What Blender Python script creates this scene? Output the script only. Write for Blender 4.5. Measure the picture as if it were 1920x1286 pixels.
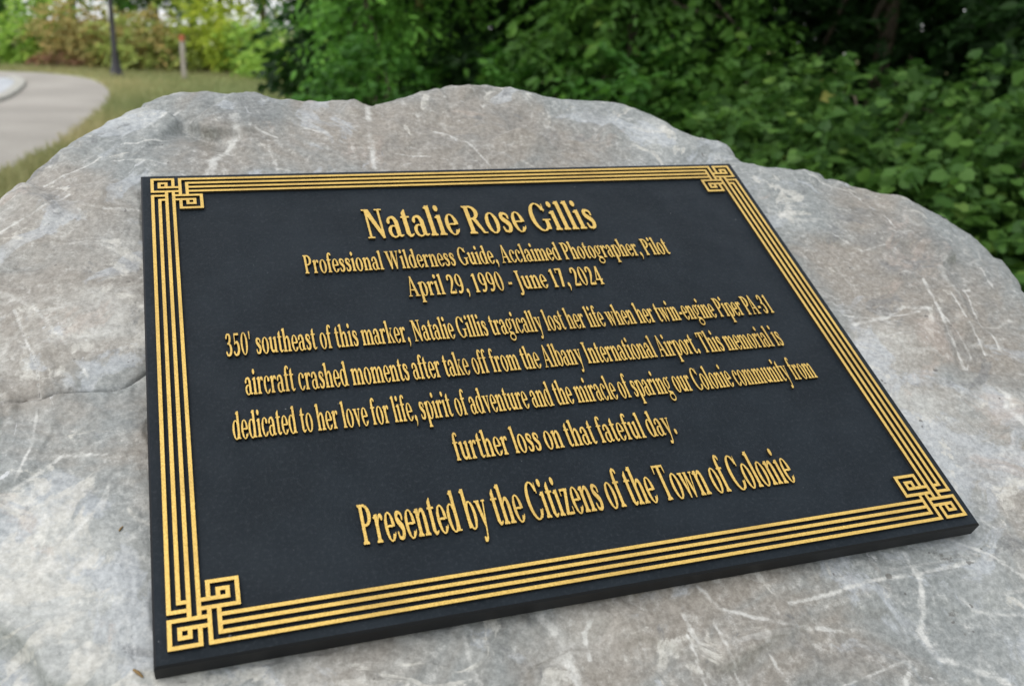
import bpy, bmesh, math, random
import numpy as np
from mathutils import Matrix, Vector

for o in list(bpy.data.objects):
    bpy.data.objects.remove(o)
random.seed(4)
RNG = np.random.default_rng(11)
SC = bpy.context.scene
COL = SC.collection

# ------------------------------------------------------------------ camera
PITCH, ROLL, EYE = math.radians(18.0), math.radians(2.4), 1.15
F_PX, IMG_W, IMG_H = 1751.73, 1920.0, 1286.0
down = np.array([-math.cos(PITCH) * math.sin(ROLL), math.cos(PITCH) * math.cos(ROLL), math.sin(PITCH)])
fwd = np.array([0, 0, 1.0]) - down * down[2]
fwd /= np.linalg.norm(fwd)
right = np.cross(down, fwd)
R = np.array([right, fwd, -down])                 # (x right, y down, z forward) -> world
CAM = np.array([0, 0, EYE])
cam_data = bpy.data.cameras.new('camera')
cam = bpy.data.objects.new('camera', cam_data)
COL.objects.link(cam)
m = np.eye(4)
m[:3, 0] = R @ [1, 0, 0]
m[:3, 1] = R @ [0, -1, 0]
m[:3, 2] = R @ [0, 0, -1]
m[:3, 3] = CAM
cam.matrix_world = Matrix(m.tolist())
cam_data.sensor_width = 36
cam_data.lens = F_PX * 36 / IMG_W
cam_data.clip_start = 0.02
cam_data.clip_end = 3000
cam_data.dof.use_dof = True
cam_data.dof.focus_distance = 0.74
cam_data.dof.aperture_fstop = cam_data.lens / 4.3    # an iris of 4.3 mm
SC.camera = cam

# ------------------------------------------------------------------ light
SUN_EL, SUN_AZ = math.radians(58), math.radians(-122)   # azimuth from +Y towards +X
world = bpy.data.worlds.new('World')
SC.world = world
world.use_nodes = True
wn, wl = world.node_tree.nodes, world.node_tree.links
wn.clear()
wo = wn.new('ShaderNodeOutputWorld')
bg = wn.new('ShaderNodeBackground')
sky = wn.new('ShaderNodeTexSky')
sky.sky_type = 'NISHITA'
sky.sun_disc = False
sky.sun_elevation = SUN_EL
sky.sun_rotation = SUN_AZ
sky.air_density = 1.0
sky.dust_density = 1.5
sky.ozone_density = 1.0
hs = wn.new('ShaderNodeHueSaturation')
hs.inputs['Saturation'].default_value = 0.34           # a veil of cloud
wl.new(sky.outputs[0], hs.inputs['Color'])
veil = wn.new('ShaderNodeMix'); veil.data_type = 'RGBA'     # thin even overcast over the clear sky
veil.inputs[0].default_value = 0.5
veil.inputs[7].default_value = (8.2, 8.4, 8.7, 1)
wl.new(hs.outputs[0], veil.inputs[6])
wl.new(veil.outputs[2], bg.inputs['Color'])
bg.inputs['Strength'].default_value = 0.10
wl.new(bg.outputs[0], wo.inputs[0])
sun_data = bpy.data.lights.new('sun', 'SUN')
sun_data.energy = 0.9
sun_data.angle = math.radians(40)
sun_data.color = (1.0, 0.96, 0.9)
sun = bpy.data.objects.new('sun', sun_data)
COL.objects.link(sun)
sd = Vector((math.cos(SUN_EL) * math.sin(SUN_AZ), math.cos(SUN_EL) * math.cos(SUN_AZ), math.sin(SUN_EL)))
sun.rotation_euler = sd.to_track_quat('Z', 'Y').to_euler()
sun.location = (-4, 4, 9)
SC.view_settings.view_transform = 'Standard'
SC.view_settings.look = 'None'
SC.view_settings.gamma = 1.0
SC.view_settings.use_curve_mapping = False
SC.view_settings.exposure = 1.08
SC.render.engine = 'CYCLES'

# ------------------------------------------------------------------ helpers
def ray(x, y):
    return R @ np.array([(x - IMG_W / 2) / F_PX, (y - IMG_H / 2) / F_PX, 1.0])

def ground_at(x, y, z=0.0):
    d = ray(x, y)
    return CAM + d * ((z - EYE) / d[2])

def at(x, y, dist):
    """the point seen at a pixel, dist metres away along the ground"""
    d = ray(x, y)
    return CAM + d * (dist / math.hypot(d[0], d[1]))

def tag(o, label=None, cat=None, group=None, kind=None):
    if label: o['label'] = label
    if cat: o['category'] = cat
    if group: o['group'] = group
    if kind: o['kind'] = kind
    return o

def link(o, parent=None):
    COL.objects.link(o)
    if parent: o.parent = parent
    return o

def empty(name, loc=(0, 0, 0), mat=None):
    o = bpy.data.objects.new(name, None)
    o.empty_display_size = 0.1
    COL.objects.link(o)
    if mat is not None: o.matrix_world = mat
    else: o.location = loc
    return o

def mesh_np(name, V, F, mats=(), attrs=None, smooth=False, midx=None):
    """a mesh from numpy arrays; F is n x 3 or n x 4"""
    V = np.asarray(V, np.float32); F = np.asarray(F, np.int32)
    n, k = F.shape
    me = bpy.data.meshes.new(name)
    me.vertices.add(len(V)); me.vertices.foreach_set('co', V.ravel())
    me.loops.add(n * k); me.loops.foreach_set('vertex_index', F.ravel())
    me.polygons.add(n)
    me.polygons.foreach_set('loop_start', np.arange(0, n * k, k, dtype=np.int32))
    me.polygons.foreach_set('loop_total', np.full(n, k, np.int32))
    for mt in mats: me.materials.append(mt)
    if midx is not None: me.polygons.foreach_set('material_index', np.asarray(midx, np.int32))
    me.polygons.foreach_set('use_smooth', np.full(n, smooth, bool))
    for nm, a in (attrs or {}).items():
        at_ = me.attributes.new(nm, 'FLOAT', 'POINT')
        at_.data.foreach_set('value', np.asarray(a, np.float32))
    me.update(calc_edges=True)
    return me

def obj(name, me, parent=None):
    return link(bpy.data.objects.new(name, me), parent)

# ---- value noise in numpy
def _hash(i, j, k, s):
    h = (i.astype(np.int64) * 374761393 + j.astype(np.int64) * 668265263 + k.astype(np.int64) * 2147483647 + s * 1442695041) & 0xffffffff
    h = ((h ^ (h >> 13)) * 1274126177) & 0xffffffff
    h = ((h ^ (h >> 16)) * 2246822519) & 0xffffffff
    return ((h ^ (h >> 15)) & 0xffffff) / float(0xffffff) * 2 - 1

def vnoise(P, scale, seed=0):
    Q = P * scale + 37.3
    I = np.floor(Q); f = Q - I
    f = f * f * f * (f * (f * 6 - 15) + 10)
    i, j, k = I[:, 0], I[:, 1], I[:, 2]
    r = 0
    for a in (0, 1):
        wa = f[:, 0] if a else 1 - f[:, 0]
        for b in (0, 1):
            wb = f[:, 1] if b else 1 - f[:, 1]
            for c in (0, 1):
                wc = f[:, 2] if c else 1 - f[:, 2]
                r = r + wa * wb * wc * _hash(i + a, j + b, k + c, seed)
    return r

def fbm(P, scale, oct=4, seed=0, gain=0.5):
    r, a = 0, 1.0
    for o in range(oct):
        r = r + a * vnoise(P, scale * 2.03 ** o, seed + o * 7)
        a *= gain
    return r

def sstep(a, b, x):
    t = np.clip((x - a) / (b - a), 0, 1)
    return t * t * (3 - 2 * t)

# ---- shader helpers
class NT:
    def __init__(s, name, rough=0.6, spec=0.4):
        s.m = bpy.data.materials.new(name); s.m.use_nodes = True
        s.n, s.l = s.m.node_tree.nodes, s.m.node_tree.links
        s.b = s.n['Principled BSDF']
        s.b.inputs['Roughness'].default_value = rough
        s.b.inputs['Specular IOR Level'].default_value = spec
    def add(s, t, **kw):
        n = s.n.new(t)
        for k, v in kw.items(): setattr(n, k, v)
        return n
    def put(s, sock, v):
        if hasattr(v, 'links') or isinstance(v, bpy.types.NodeSocket): s.l.new(v, sock)
        else: sock.default_value = v
    def coord(s, kind='Object', scale=(1, 1, 1), rot=(0, 0, 0)):
        c = s.add('ShaderNodeTexCoord'); mp = s.add('ShaderNodeMapping')
        s.l.new(c.outputs[kind], mp.inputs['Vector'])
        mp.inputs['Scale'].default_value = scale; mp.inputs['Rotation'].default_value = rot
        return mp.outputs[0]
    def noise(s, vec, scale, detail=4, rough=0.55, dist=0.0, out=0):
        n = s.add('ShaderNodeTexNoise')
        s.l.new(vec, n.inputs['Vector'])
        n.inputs['Scale'].default_value = scale; n.inputs['Detail'].default_value = detail
        n.inputs['Roughness'].default_value = rough; n.inputs['Distortion'].default_value = dist
        return n.outputs[out]
    def ramp(s, fac, lo, hi, a=0.0, b=1.0):
        n = s.add('ShaderNodeMapRange', interpolation_type='SMOOTHSTEP')
        s.put(n.inputs['Value'], fac)
        n.inputs['From Min'].default_value = lo; n.inputs['From Max'].default_value = hi
        n.inputs['To Min'].default_value = a; n.inputs['To Max'].default_value = b
        return n.outputs[0]
    def math(s, op, a, b=0.0):
        n = s.add('ShaderNodeMath', operation=op)
        s.put(n.inputs[0], a); s.put(n.inputs[1], b)
        return n.outputs[0]
    def mix(s, fac, a, b, mode='MIX'):
        n = s.add('ShaderNodeMix', data_type='RGBA', blend_type=mode)
        s.put(n.inputs[0], fac)
        for i, v in ((6, a), (7, b)):
            if isinstance(v, tuple): n.inputs[i].default_value = (*v[:3], 1)
            else: s.l.new(v, n.inputs[i])
        return n.outputs[2]
    def attr(s, name, out='Fac'):
        n = s.add('ShaderNodeAttribute'); n.attribute_name = name
        return n.outputs[out]
    def color(s, v):
        if isinstance(v, tuple): s.b.inputs['Base Color'].default_value = (*v, 1)
        else: s.l.new(v, s.b.inputs['Base Color'])
    def bump(s, h, strength, dist):
        n = s.add('ShaderNodeBump')
        n.inputs['Strength'].default_value = strength; n.inputs['Distance'].default_value = dist
        s.l.new(h, n.inputs['Height']); s.l.new(n.outputs[0], s.b.inputs['Normal'])

# ------------------------------------------------------------------ plaque frame (solved from the plate's four corners)
PW, PH, PT = 0.610, 0.4718, 0.0140
TLc = np.array([-0.33617829, -0.1510751, 0.84550499])
Uc = np.array([0.94726355, -0.07874933, 0.3106289])
Dc = np.array([0.26865969, 0.72354639, -0.63584793])
Nc = np.cross(Uc, Dc); Nc = -Nc if Nc[2] > 0 else Nc
Cc = TLc + Uc * PW / 2 + Dc * PH / 2
FR = np.eye(4)
FR[:3, 0] = R @ Uc; FR[:3, 1] = R @ -Dc; FR[:3, 2] = R @ Nc; FR[:3, 3] = CAM + R @ Cc
FRAME = Matrix(FR.tolist())
Rinv = FR[:3, :3].T
CAM_L = Rinv @ (CAM - FR[:3, 3])
DOWN_L = Rinv @ np.array([0, 0, -1.0])

def uv_at(x, y, w=-0.016):
    d = Rinv @ ray(x, y)
    t = (w - CAM_L[2]) / d[2]
    return (CAM_L + d * t)[:2]

#BOULDER_BEGIN
# ------------------------------------------------------------------ boulder
SIL = [(0,372),(60,325),(130,270),(190,235),(220,222),(260,200),(290,185),(330,175),(370,171),(410,175),(440,176),
       (465,170),(485,178),(510,184),(560,189),(600,190),(640,187),(655,188),(690,197),(720,194),(760,182),(790,172),
       (830,163),(870,160),(910,160),(950,164),(1000,174),(1015,180),(1050,186),(1100,189),(1140,191),(1170,196),
       (1200,207),(1240,223),(1260,237),(1280,247),(1300,255),(1350,266),(1365,272),(1378,290),(1390,303),(1420,313),
       (1450,318),(1490,327),(1520,322),(1560,328),(1600,342),(1640,357),(1700,372),(1750,388),(1780,405),(1815,428),
       (1850,460),(1880,495),(1905,530),(1920,550)]
NT_, NIN, NCAP, NARC, NSIDE = 1200, 10, 210, 26, 50

def poly_dist(P, pts):
    best = np.full(len(P), 9.0); side = np.zeros(len(P))
    for a, b in zip(pts[:-1], pts[1:]):
        a, b = np.array(a), np.array(b)
        d = b - a; L = d @ d
        t = np.clip(((P - a) @ d) / L, 0, 1)
        q = P - a - t[:, None] * d
        r = np.hypot(q[:, 0], q[:, 1])
        s = np.sign(d[0] * q[:, 1] - d[1] * q[:, 0])
        mk = r < best
        best[mk] = r[mk]; side[mk] = s[mk]
    return best, side

def pl(*pts):
    return [uv_at(x, y) for x, y in pts]

CRACK = pl((-60,768),(0,756),(60,746),(85,745),(110,735),(210,728),(236,720),(272,697),(330,660))
CRACK2 = pl((25,575),(50,640),(70,690),(73,738))
FACETS = [  # (px point a, px point b, tan of the drop beyond the line); beyond is on the left of a -> b
    ((1480,318),(1660,420),0.08), ((1640,400),(1920,720),0.05), ((-40,440),(250,215),0.10)]

def boulder_grid(adj):
    """rows of points (NT_ x n) in the plaque's frame; adj is a correction of the outline radius"""
    out = [uv_at(x, y, -0.03) for x, y in SIL]
    out += [(0.62,-0.05),(0.615,-0.15),(0.59,-0.27),(0.49,-0.37),(0.36,-0.44),(0.18,-0.47),(0.0,-0.475),(-0.2,-0.465),
            (-0.36,-0.43),(-0.47,-0.34),(-0.53,-0.2),(-0.55,-0.06),(-0.53,0.08),(-0.47,0.18)]
    out = np.array(out)
    ang = np.unwrap(np.arctan2(out[:, 1], out[:, 0])); rad = np.hypot(out[:, 0], out[:, 1])
    o = np.argsort(np.mod(ang, 2 * np.pi)); ang = np.mod(ang, 2 * np.pi)[o]; rad = rad[o]
    # even spacing along the outline rather than in angle
    th0 = np.linspace(0, 2 * np.pi, 4001)
    r0 = np.interp(th0, np.r_[ang - 2 * np.pi, ang, ang + 2 * np.pi], np.r_[rad, rad, rad])
    s = np.r_[0, np.cumsum(np.hypot(np.diff(r0 * np.cos(th0)), np.diff(r0 * np.sin(th0))))]
    th = np.interp(np.arange(NT_) / NT_ * s[-1], s, th0)
    ro = np.interp(th, np.r_[ang - 2 * np.pi, ang, ang + 2 * np.pi], np.r_[rad, rad, rad])
    ro = ro + np.interp(th, np.linspace(0, 2 * np.pi, len(adj)), adj)
    c, sn = np.cos(th), np.sin(th)
    rp = np.minimum(PW / 2 / np.maximum(np.abs(c), 1e-6), PH / 2 / np.maximum(np.abs(sn), 1e-6))
    rin = np.minimum(rp * 0.93, ro * 0.8)
    rnd = np.interp(np.mod(th + np.pi / 2, 2 * np.pi), [0, 1.2, 2.0, 3.0, 3.7, 4.4, 5.2, 6.28], [.08, .07, .045, .028, .03, .045, .08, .08])
    rnd = np.minimum(rnd, (ro - rin) * 0.6)
    rows = []
    for k in range(NIN + 1):
        q = rin * k / NIN
        rows.append(np.stack([q * c, q * sn, 0 * q], 1))
    for k in range(1, NCAP + 1):
        q = rin + (ro - rnd - rin) * k / NCAP
        rows.append(np.stack([q * c, q * sn, 0 * q], 1))
    A = np.stack([(ro - rnd) * c, (ro - rnd) * sn, 0 * ro], 1)
    B = np.stack([(ro + 0.12 * rnd) * c, (ro + 0.12 * rnd) * sn, -0.0 * ro], 1)
    dl = DOWN_L * 1.0
    # the side leans inwards a little where the stone is undercut, outwards in front
    side = dl[None, :] + np.stack([c, sn, 0 * c], 1) * (0.10 + 0.05 * np.sin(3 * th + 1))[:, None]
    Cc_ = A + (B - A) * 1.0 + side * (rnd * 1.25)[:, None]
    for k in range(1, NARC + 1):
        t = k / NARC
        rows.append(A * (1 - t) ** 2 + B * 2 * t * (1 - t) + Cc_ * t * t)
    # length of the side down to 6 cm below ground
    zC = FR[2, 3] + Cc_ @ FR[2, :3]
    sz = -(side @ FR[2, :3])
    Ls = (zC + 0.06) / sz
    for k in range(1, NSIDE + 1):
        t = (k / NSIDE) ** 1.3
        rows.append(Cc_ + side * (Ls * t)[:, None])
    G = np.stack(rows, 1)            # theta, ring, 3
    P = G.reshape(-1, 3).copy()
    ringi = np.tile(np.arange(G.shape[1]), NT_)
    capmask = 1 - sstep(NIN + NCAP + NARC * 0.6, NIN + NCAP + NARC, ringi)
    uv = P[:, :2]
    # broad planes of the broken face
    w = np.zeros(len(P))
    for a, b, tn in FACETS:
        a, b = uv_at(*a), uv_at(*b)
        d = (b - a) / np.linalg.norm(b - a)
        nrm = np.array([-d[1], d[0]])
        dist = (uv - a) @ nrm
        w = w - np.log1p(np.exp(np.clip(dist / 0.012, -30, 30))) * 0.012 * tn
    # outside the plaque
    px = np.maximum(np.abs(uv[:, 0]) - PW / 2, 0); py = np.maximum(np.abs(uv[:, 1]) - PH / 2, 0)
    dp = np.hypot(px, py)
    away = sstep(0.0, 0.10, dp)
    n1 = fbm(P * [1, 1, 0.6], 5.0, 3, 1) * 0.010
    n2 = fbm(P, 17.0, 3, 5) * 0.0045
    st = fbm(P @ np.array([[0.85, -0.5, 0], [0.5, 0.85, 0], [0, 0, 1]]).T * [0.45, 1.6, 1], 30.0, 3, 9) * 0.0022
    # small conchoidal steps
    q = fbm(P, 9.0, 3, 21) * 2.2
    soft = 1 - 0.8 * sstep(0.25, 0.45, P[:, 0])
    stp = soft * (np.floor(q) + sstep(0.75, 1.0, q - np.floor(q))) * 0.0042
    n3 = fbm(P, 85.0, 3, 31, 0.6) * 0.0009
    edge = sstep(NIN + NCAP * 0.72, NIN + NCAP + NARC * 0.5, ringi)
    w = w + (n1 * 0.55 + n2 * 0.35 + stp * 0.42) * (0.20 + 0.80 * away) + st * 0.55 + n3 * 0.6 + edge * fbm(P, 26.0, 3, 41) * 0.0022
    # broken facets: patches that tilt each its own way
    rf = np.random.default_rng(8)
    gxs, gys = np.meshgrid(np.arange(-.66, .70, .115), np.arange(-.56, .52, .115))
    sites = np.stack([gxs.ravel(), gys.ravel()], 1) + rf.uniform(-.055, .055, (gxs.size, 2))
    tilt = rf.normal(0, .055, sites.shape)
    num = np.zeros(len(P)); den = np.zeros(len(P)) + 1e-12
    wob = np.stack([fbm(P, 11.0, 3, 51), fbm(P, 11.0, 3, 61)], 1) * 0.016
    q2 = uv + wob
    dmin = np.full(len(P), 9.0)
    for c0 in sites: dmin = np.minimum(dmin, ((q2 - c0) ** 2).sum(1))
    for c0, t0 in zip(sites, tilt):
        wk = np.exp(-(((q2 - c0) ** 2).sum(1) - dmin) / (2 * 0.017 ** 2))
        num += wk * ((uv - c0) @ t0); den += wk
    w = w + num / den * (0.10 + 0.90 * away) * capmask
    # cracks
    d, sgn = poly_dist(uv, CRACK)
    band = np.where(sgn > 0, 1, 0) * capmask
    w = w - 0.006 * np.exp(-d / 0.010) * band - 0.004 * np.exp(-(d / 0.0016) ** 2) * capmask
    d2, _ = poly_dist(uv, CRACK2)
    w = w - 0.0006 * np.exp(-(d2 / 0.0018) ** 2) * capmask
    # the tooled hollow on the right
    a = uv_at(1740, 545); b = uv_at(1812, 695)
    e = (b - a) / np.linalg.norm(b - a); nn = np.array([-e[1], e[0]])
    lx = (uv - a) @ e / np.linalg.norm(b - a); ly = (uv - a) @ nn
    hol = sstep(0.0, 0.4, lx) * sstep(1.04, 0.96, lx) * sstep(-0.016, 0.0, ly) * sstep(0.08, 0.0, ly)
    w = w - 0.0065 * hol * lx
    # normals of the smooth form
    Gd = P.reshape(G.shape)
    du = np.roll(Gd, -1, 0) - np.roll(Gd, 1, 0)
    dr = np.gradient(Gd, axis=1)
    nn3 = np.cross(dr, du); nl = np.linalg.norm(nn3, axis=2, keepdims=True)
    nn3 = (nn3 / np.maximum(nl, 1e-9)).reshape(-1, 3)
    nn3[np.tile(np.arange(G.shape[1]), NT_) <= NIN] = (0, 0, 1)
    big = 1 + (1 - sstep(NIN + NCAP + NARC + 14, NIN + NCAP + NARC * 0.9, ringi)) * 0 + sstep(NIN + NCAP + NARC, NIN + NCAP + NARC + 14, ringi) * 2.2
    P = P + nn3 * (w * big)[:, None]
    lift = -0.0165 - 0.004 * 0.3 * sstep(0.0, -0.30, P[:, 1]) * sstep(-0.1, 0.25, P[:, 0])
    P[:, 2] += lift
    # the stone was dressed flat where the plate sits
    near = sstep(0.018, 0.0, dp) * capmask
    lim = -PT + 0.0004
    P[:, 2] = np.where((dp < 1e-6) & (capmask > 0.5), np.minimum(P[:, 2], lim - 0.0015), P[:, 2])
    cap_max = lim - 0.0022 - 0.0022 * fbm(P, 30.0, 2, 71) + dp * 0.45
    P[:, 2] = np.where((capmask > 0.5) & (dp < 0.08), np.minimum(P[:, 2], cap_max), P[:, 2])
    inner = np.maximum(np.abs(uv[:, 0]) / (PW / 2), np.abs(uv[:, 1]) / (PH / 2)) < 0.88
    P[inner & (capmask > 0.5), 2] = lim
    return P.reshape(G.shape), capmask, hol, dp
#BOULDER_END
ADJ = np.zeros(241); ADJ[0:241] = np.array([124,138,155,174,196,220,245,269,292,311,324,332,332,327,315,297,274,247,216,183,149,99,64,35,8,4,5,-14,-31,-36,-31,-51,-75,-100,-116,-113,-128,-135,-137,-136,-126,-111,-92,-76,-68,-64,-62,-57,-59,-69,-72,-42,-21,-63,-98,-126,-116,-102,-55,-51,-61,-67,-62,-65,-56,-35,-16,-69,-48,52,102,113,73,28,-19,-53,-88,-65,-68,-65,-43,-15,-7,31,74,82,50,8,0,36,52,44,42,47,72,117,149,173,142,121,114,114,100,86,71,57,43,29,14,0,0,0,0,0,0,0,0,0,0,0,0,0,0,0,0,0,0,0,0,0,0,0,0,0,0,0,0,0,0,0,0,0,0,0,0,0,0,0,0,0,0,0,0,0,0,0,0,0,0,0,0,0,0,0,0,0,0,0,0,0,0,0,0,0,0,0,0,0,0,0,0,0,0,0,0,0,0,0,0,0,0,0,0,0,0,0,0,0,0,0,0,0,0,0,0,0,0,0,0,0,0,0,0,0,0,0,0,0,0,0,0,0,0,0,0,7,11,15,20,26,33,40,48,57,65,74,83,92,102,112,124]) * 1e-4   # outline correction, 0.1 mm
#ADJ_HERE
GB, b_cap, b_hol, b_dp = boulder_grid(ADJ)
nr = GB.shape[1]
PB = GB.reshape(-1, 3)
ti, ki = np.meshgrid(np.arange(NT_), np.arange(nr - 1), indexing='ij')
tj = (ti + 1) % NT_
FB = np.stack([ti * nr + ki, ti * nr + ki + 1, tj * nr + ki + 1, tj * nr + ki], 2).reshape(-1, 4)

VEINS = [  # px polylines, half width in mm
    (2.6, [(1310,1100),(1350,1140),(1420,1160),(1500,1172),(1620,1175),(1670,1190),(1710,1240),(1700,1290)]),
    (2.4, [(1480,1130),(1560,1110),(1640,1085),(1720,1075),(1830,1050)]),
    (3.6, [(1700,1035),(1725,1085),(1735,1140),(1730,1180),(1760,1230),(1810,1245),(1900,1290)]),
    (2.0, [(1780,1010),(1860,1040),(1920,1075),(1990,1100)]),
    (2.4, [(1800,1120),(1830,1145),(1920,1150),(1990,1155)]),
    (5.0, [(1010,1145),(1050,1190),(1070,1240),(1090,1290)]),
    (2.4, [(870,1180),(880,1230),(905,1290)]),
    (2.2, [(1125,1130),(1100,1180),(1110,1230)]),
    (1.5, [(25,575),(50,640),(70,690),(73,735),(60,830),(30,900)]),
    (1.5, [(60,570),(110,630),(165,705)]),
    (2.3, [(105,365),(160,385),(200,392),(245,395),(300,398)]),
    (6.0, [(392,326),(400,300),(425,280),(445,255),(440,225)]),
    (2.2, [(480,245),(500,252),(520,257)]), (2.2, [(560,235),(590,246),(612,250)]),
    (3.2, [(515,300),(520,318)]), (1.8, [(503,262),(505,285)]),
    (4.5, [(690,195),(693,235),(697,270),(702,312)]),
    (1.7, [(790,238),(840,252),(880,275),(920,312)]),
    (1.4, [(740,285),(800,292),(840,300)]),
    (2.6, [(1727,530),(1760,590),(1790,650),(1812,690)]),
    (1.5, [(1780,556),(1815,610),(1848,664)]), (1.5, [(1812,542),(1840,600),(1872,655)]),
    (1.5, [(1745,545),(1780,543),(1822,540)]), (1.6, [(1795,470),(1840,500),(1870,545)]),
    (1.4, [(1760,590),(1790,620),(1822,668),(1816,690)]),
    (4.2, [(1868,728),(1890,745),(1885,765),(1900,780),(1920,810),(1960,840)]),
    (3.0, [(1600,610),(1660,600),(1690,580),(1740,585)]),
    (1.8, [(1520,325),(1600,350),(1640,380),(1668,410),(1680,430)]),
    (1.8, [(1560,440),(1620,470),(1660,460)]), (1.4, [(1580,590),(1640,600),(1720,590)]),
    (1.6, [(0,350),(80,335),(150,310),(190,292)]), (1.6, [(0,430),(60,400),(130,360)]),
    (1.6, [(20,920),(80,880),(120,850),(200,850)]), (2.0, [(130,1010),(180,960),(205,900),(190,960)]),
    (1.3, [(1290,1190),(1310,1240),(1330,1290)]), (1.3, [(1340,1170),(1370,1230),(1400,1290)]),
    (1.2, [(1440,1215),(1470,1260)]), (1.2, [(1560,1290),(1640,1260),(1700,1235)]),
    (2.0, [(1280,1150),(1300,1190),(1330,1220)]),
    (1.6, [(200,205),(250,225),(300,222),(340,200)]), (1.4, [(220,270),(280,265),(330,255)]),
    (1.4, [(210,300),(270,300),(320,310),(345,330)]),
]
uvB = PB[:, :2]
vein = np.full(len(PB), 1.0)
for hw, pts in VEINS:
    d, _ = poly_dist(uvB, pl(*pts))
    vein = np.minimum(vein, d / (hw * 0.001))
vein = np.where(b_cap > 0.3, vein, 9.0)
# broad colouring, natural but for bluish shade painted along the crack ledge: (px, py, radius px, lightness, warmth)
BLOBS = [(120,1050,190,.55,.05),(60,880,120,.25,.1),(200,1230,150,.5,-.1),(140,470,140,.0,.1),(190,600,90,.25,.55),
         (250,430,90,.15,-.35),(480,210,60,-.25,-.5),(250,215,70,.4,-.4),(420,240,150,-.15,.35),(760,260,150,-.15,.45),
         (960,230,130,-.1,.5),(1100,250,110,-.15,.35),(1240,250,60,.3,-.4),(1050,190,80,.2,-.3),(1200,290,50,.3,.2),
         (1440,380,90,.4,-.3),(1620,390,90,-.15,.5),(1650,520,120,-.05,.35),(1560,480,70,.1,.2),(1790,640,55,-.4,.6),
         (1850,560,80,-.25,.35),(1700,460,100,-.2,.3),(1650,720,120,.25,-.2),(1880,760,50,.35,.3),(1780,850,120,.2,-.25),
         (1850,1180,120,.1,-.3),(1600,1230,150,-.15,.05),(1350,1240,150,-.1,.1),(800,1260,160,.1,.0),(560,1270,100,.2,.1),
         (1100,1250,100,.15,.1),(60,600,90,-.05,.0),(100,740,120,-.05,.0),(200,820,100,-.05,.05),(190,710,70,.05,-.55)]
lite = np.zeros(len(PB)); warm = np.zeros(len(PB))
for x, y, r, L_, W_ in BLOBS:
    c0 = uv_at(x, y); r1 = np.linalg.norm(uv_at(x + r, y) - c0)
    g = np.exp(-((uvB - c0) ** 2).sum(1) / (r1 * r1))
    lite += g * L_; warm += g * W_
soil_a = np.zeros(len(PB))
for x, y, r, L_ in [(1750,1030,30,.55),(1790,1045,24,.5),(1795,1085,34,.5),(1668,1078,7,1.6),(1788,1148,12,1.0),(1812,1182,9,.9),(640,1262,50,.4),(760,1240,40,.4),(1560,1060,30,.5),(330,960,6,.9)]:
    c0 = uv_at(x, y); r1 = np.linalg.norm(uv_at(x + r, y) - c0)
    soil_a += L_ * np.exp(-((uvB - c0) ** 2).sum(1) / (r1 * r1))
dk, _ = poly_dist(uvB, CRACK); dk2, _ = poly_dist(uvB, CRACK2)
crk = np.where(b_cap > 0.3, np.minimum(dk / 0.0013, dk2 / 0.0006), 9.0)

mt = NT('rock', 0.55, 0.55)
v = mt.coord()
warp = mt.noise(v, 7, 3, .6, 0, 1)
vm = mt.add('ShaderNodeMix', data_type='VECTOR'); vm.inputs[0].default_value = 0.06
mt.l.new(v, vm.inputs[4]); mt.l.new(warp, vm.inputs[5]); vw = vm.outputs[1]
rotv = mt.add('ShaderNodeMapping'); mt.l.new(vw, rotv.inputs['Vector'])
rotv.inputs['Rotation'].default_value = (0, 0, math.radians(32)); rotv.inputs['Scale'].default_value = (0.28, 1.5, 1)
vs = rotv.outputs[0]
rot2 = mt.add('ShaderNodeMapping'); mt.l.new(v, rot2.inputs['Vector'])
rot2.inputs['Rotation'].default_value = (0, 0, math.radians(-58)); rot2.inputs['Scale'].default_value = (0.12, 2.2, 1)
vs2 = rot2.outputs[0]
lite_a, warm_a = mt.attr('lite'), mt.attr('warm')
big = mt.noise(vw, 5.0, 7, .60, .9)
mid = mt.math('ADD', mt.math('MULTIPLY', mt.noise(vs, 15, 7, .60, .6), .4), mt.math('MULTIPLY', mt.noise(vw, 12, 8, .62, 1.2), .6))
fine = mt.noise(v, 230, 6, .75)
warmf = mt.math('ADD', mt.math('MULTIPLY', warm_a, 1.1), mt.ramp(mt.noise(vw, 4.2, 6, .62, .7), .36, .66))
warmf = mt.ramp(warmf, .15, 1.05)
colr = mt.mix(warmf, (.228, .248, .241), (.262, .230, .184))
# cloudy lighter mineral
lf = mt.math('ADD', mt.math('MULTIPLY', lite_a, 0.40), mt.math('ADD', mt.math('MULTIPLY', big, .55), mt.math('MULTIPLY', mid, .52)))
colr = mt.mix(mt.ramp(lf, .52, .86, 0, .90), colr, (.55, .555, .525))
colr = mt.mix(mt.ramp(lf, .50, .32, 0, .60), colr, (.140, .146, .140))
# films of pale blue and cream calcite with broken edges
fb = mt.math('ADD', mt.noise(vw, 8, 9, .64, 1.6), mt.math('MULTIPLY', mt.math('SUBTRACT', lite_a, warm_a), .10))
blue = mt.math('MULTIPLY', mt.ramp(fb, .545, .60), mt.ramp(mid, .36, .56, .25, 1))
colr = mt.mix(mt.math('MULTIPLY', blue, .62), colr, (.43, .460, .49))
fc = mt.math('ADD', mt.noise(vw, 13, 8, .62, 1.8), mt.math('MULTIPLY', lite_a, .17))
cream = mt.math('MULTIPLY', mt.ramp(fc, .595, .645), mt.ramp(mt.noise(v, 70, 5, .7), .34, .56, .2, 1))
colr = mt.mix(mt.math('MULTIPLY', cream, .70), colr, (.58, .56, .50))
pk = mt.ramp(mt.math('ADD', mt.noise(vw, 7, 8, .66, 1.0), mt.math('MULTIPLY', warm_a, .12)), .60, .66)
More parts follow.
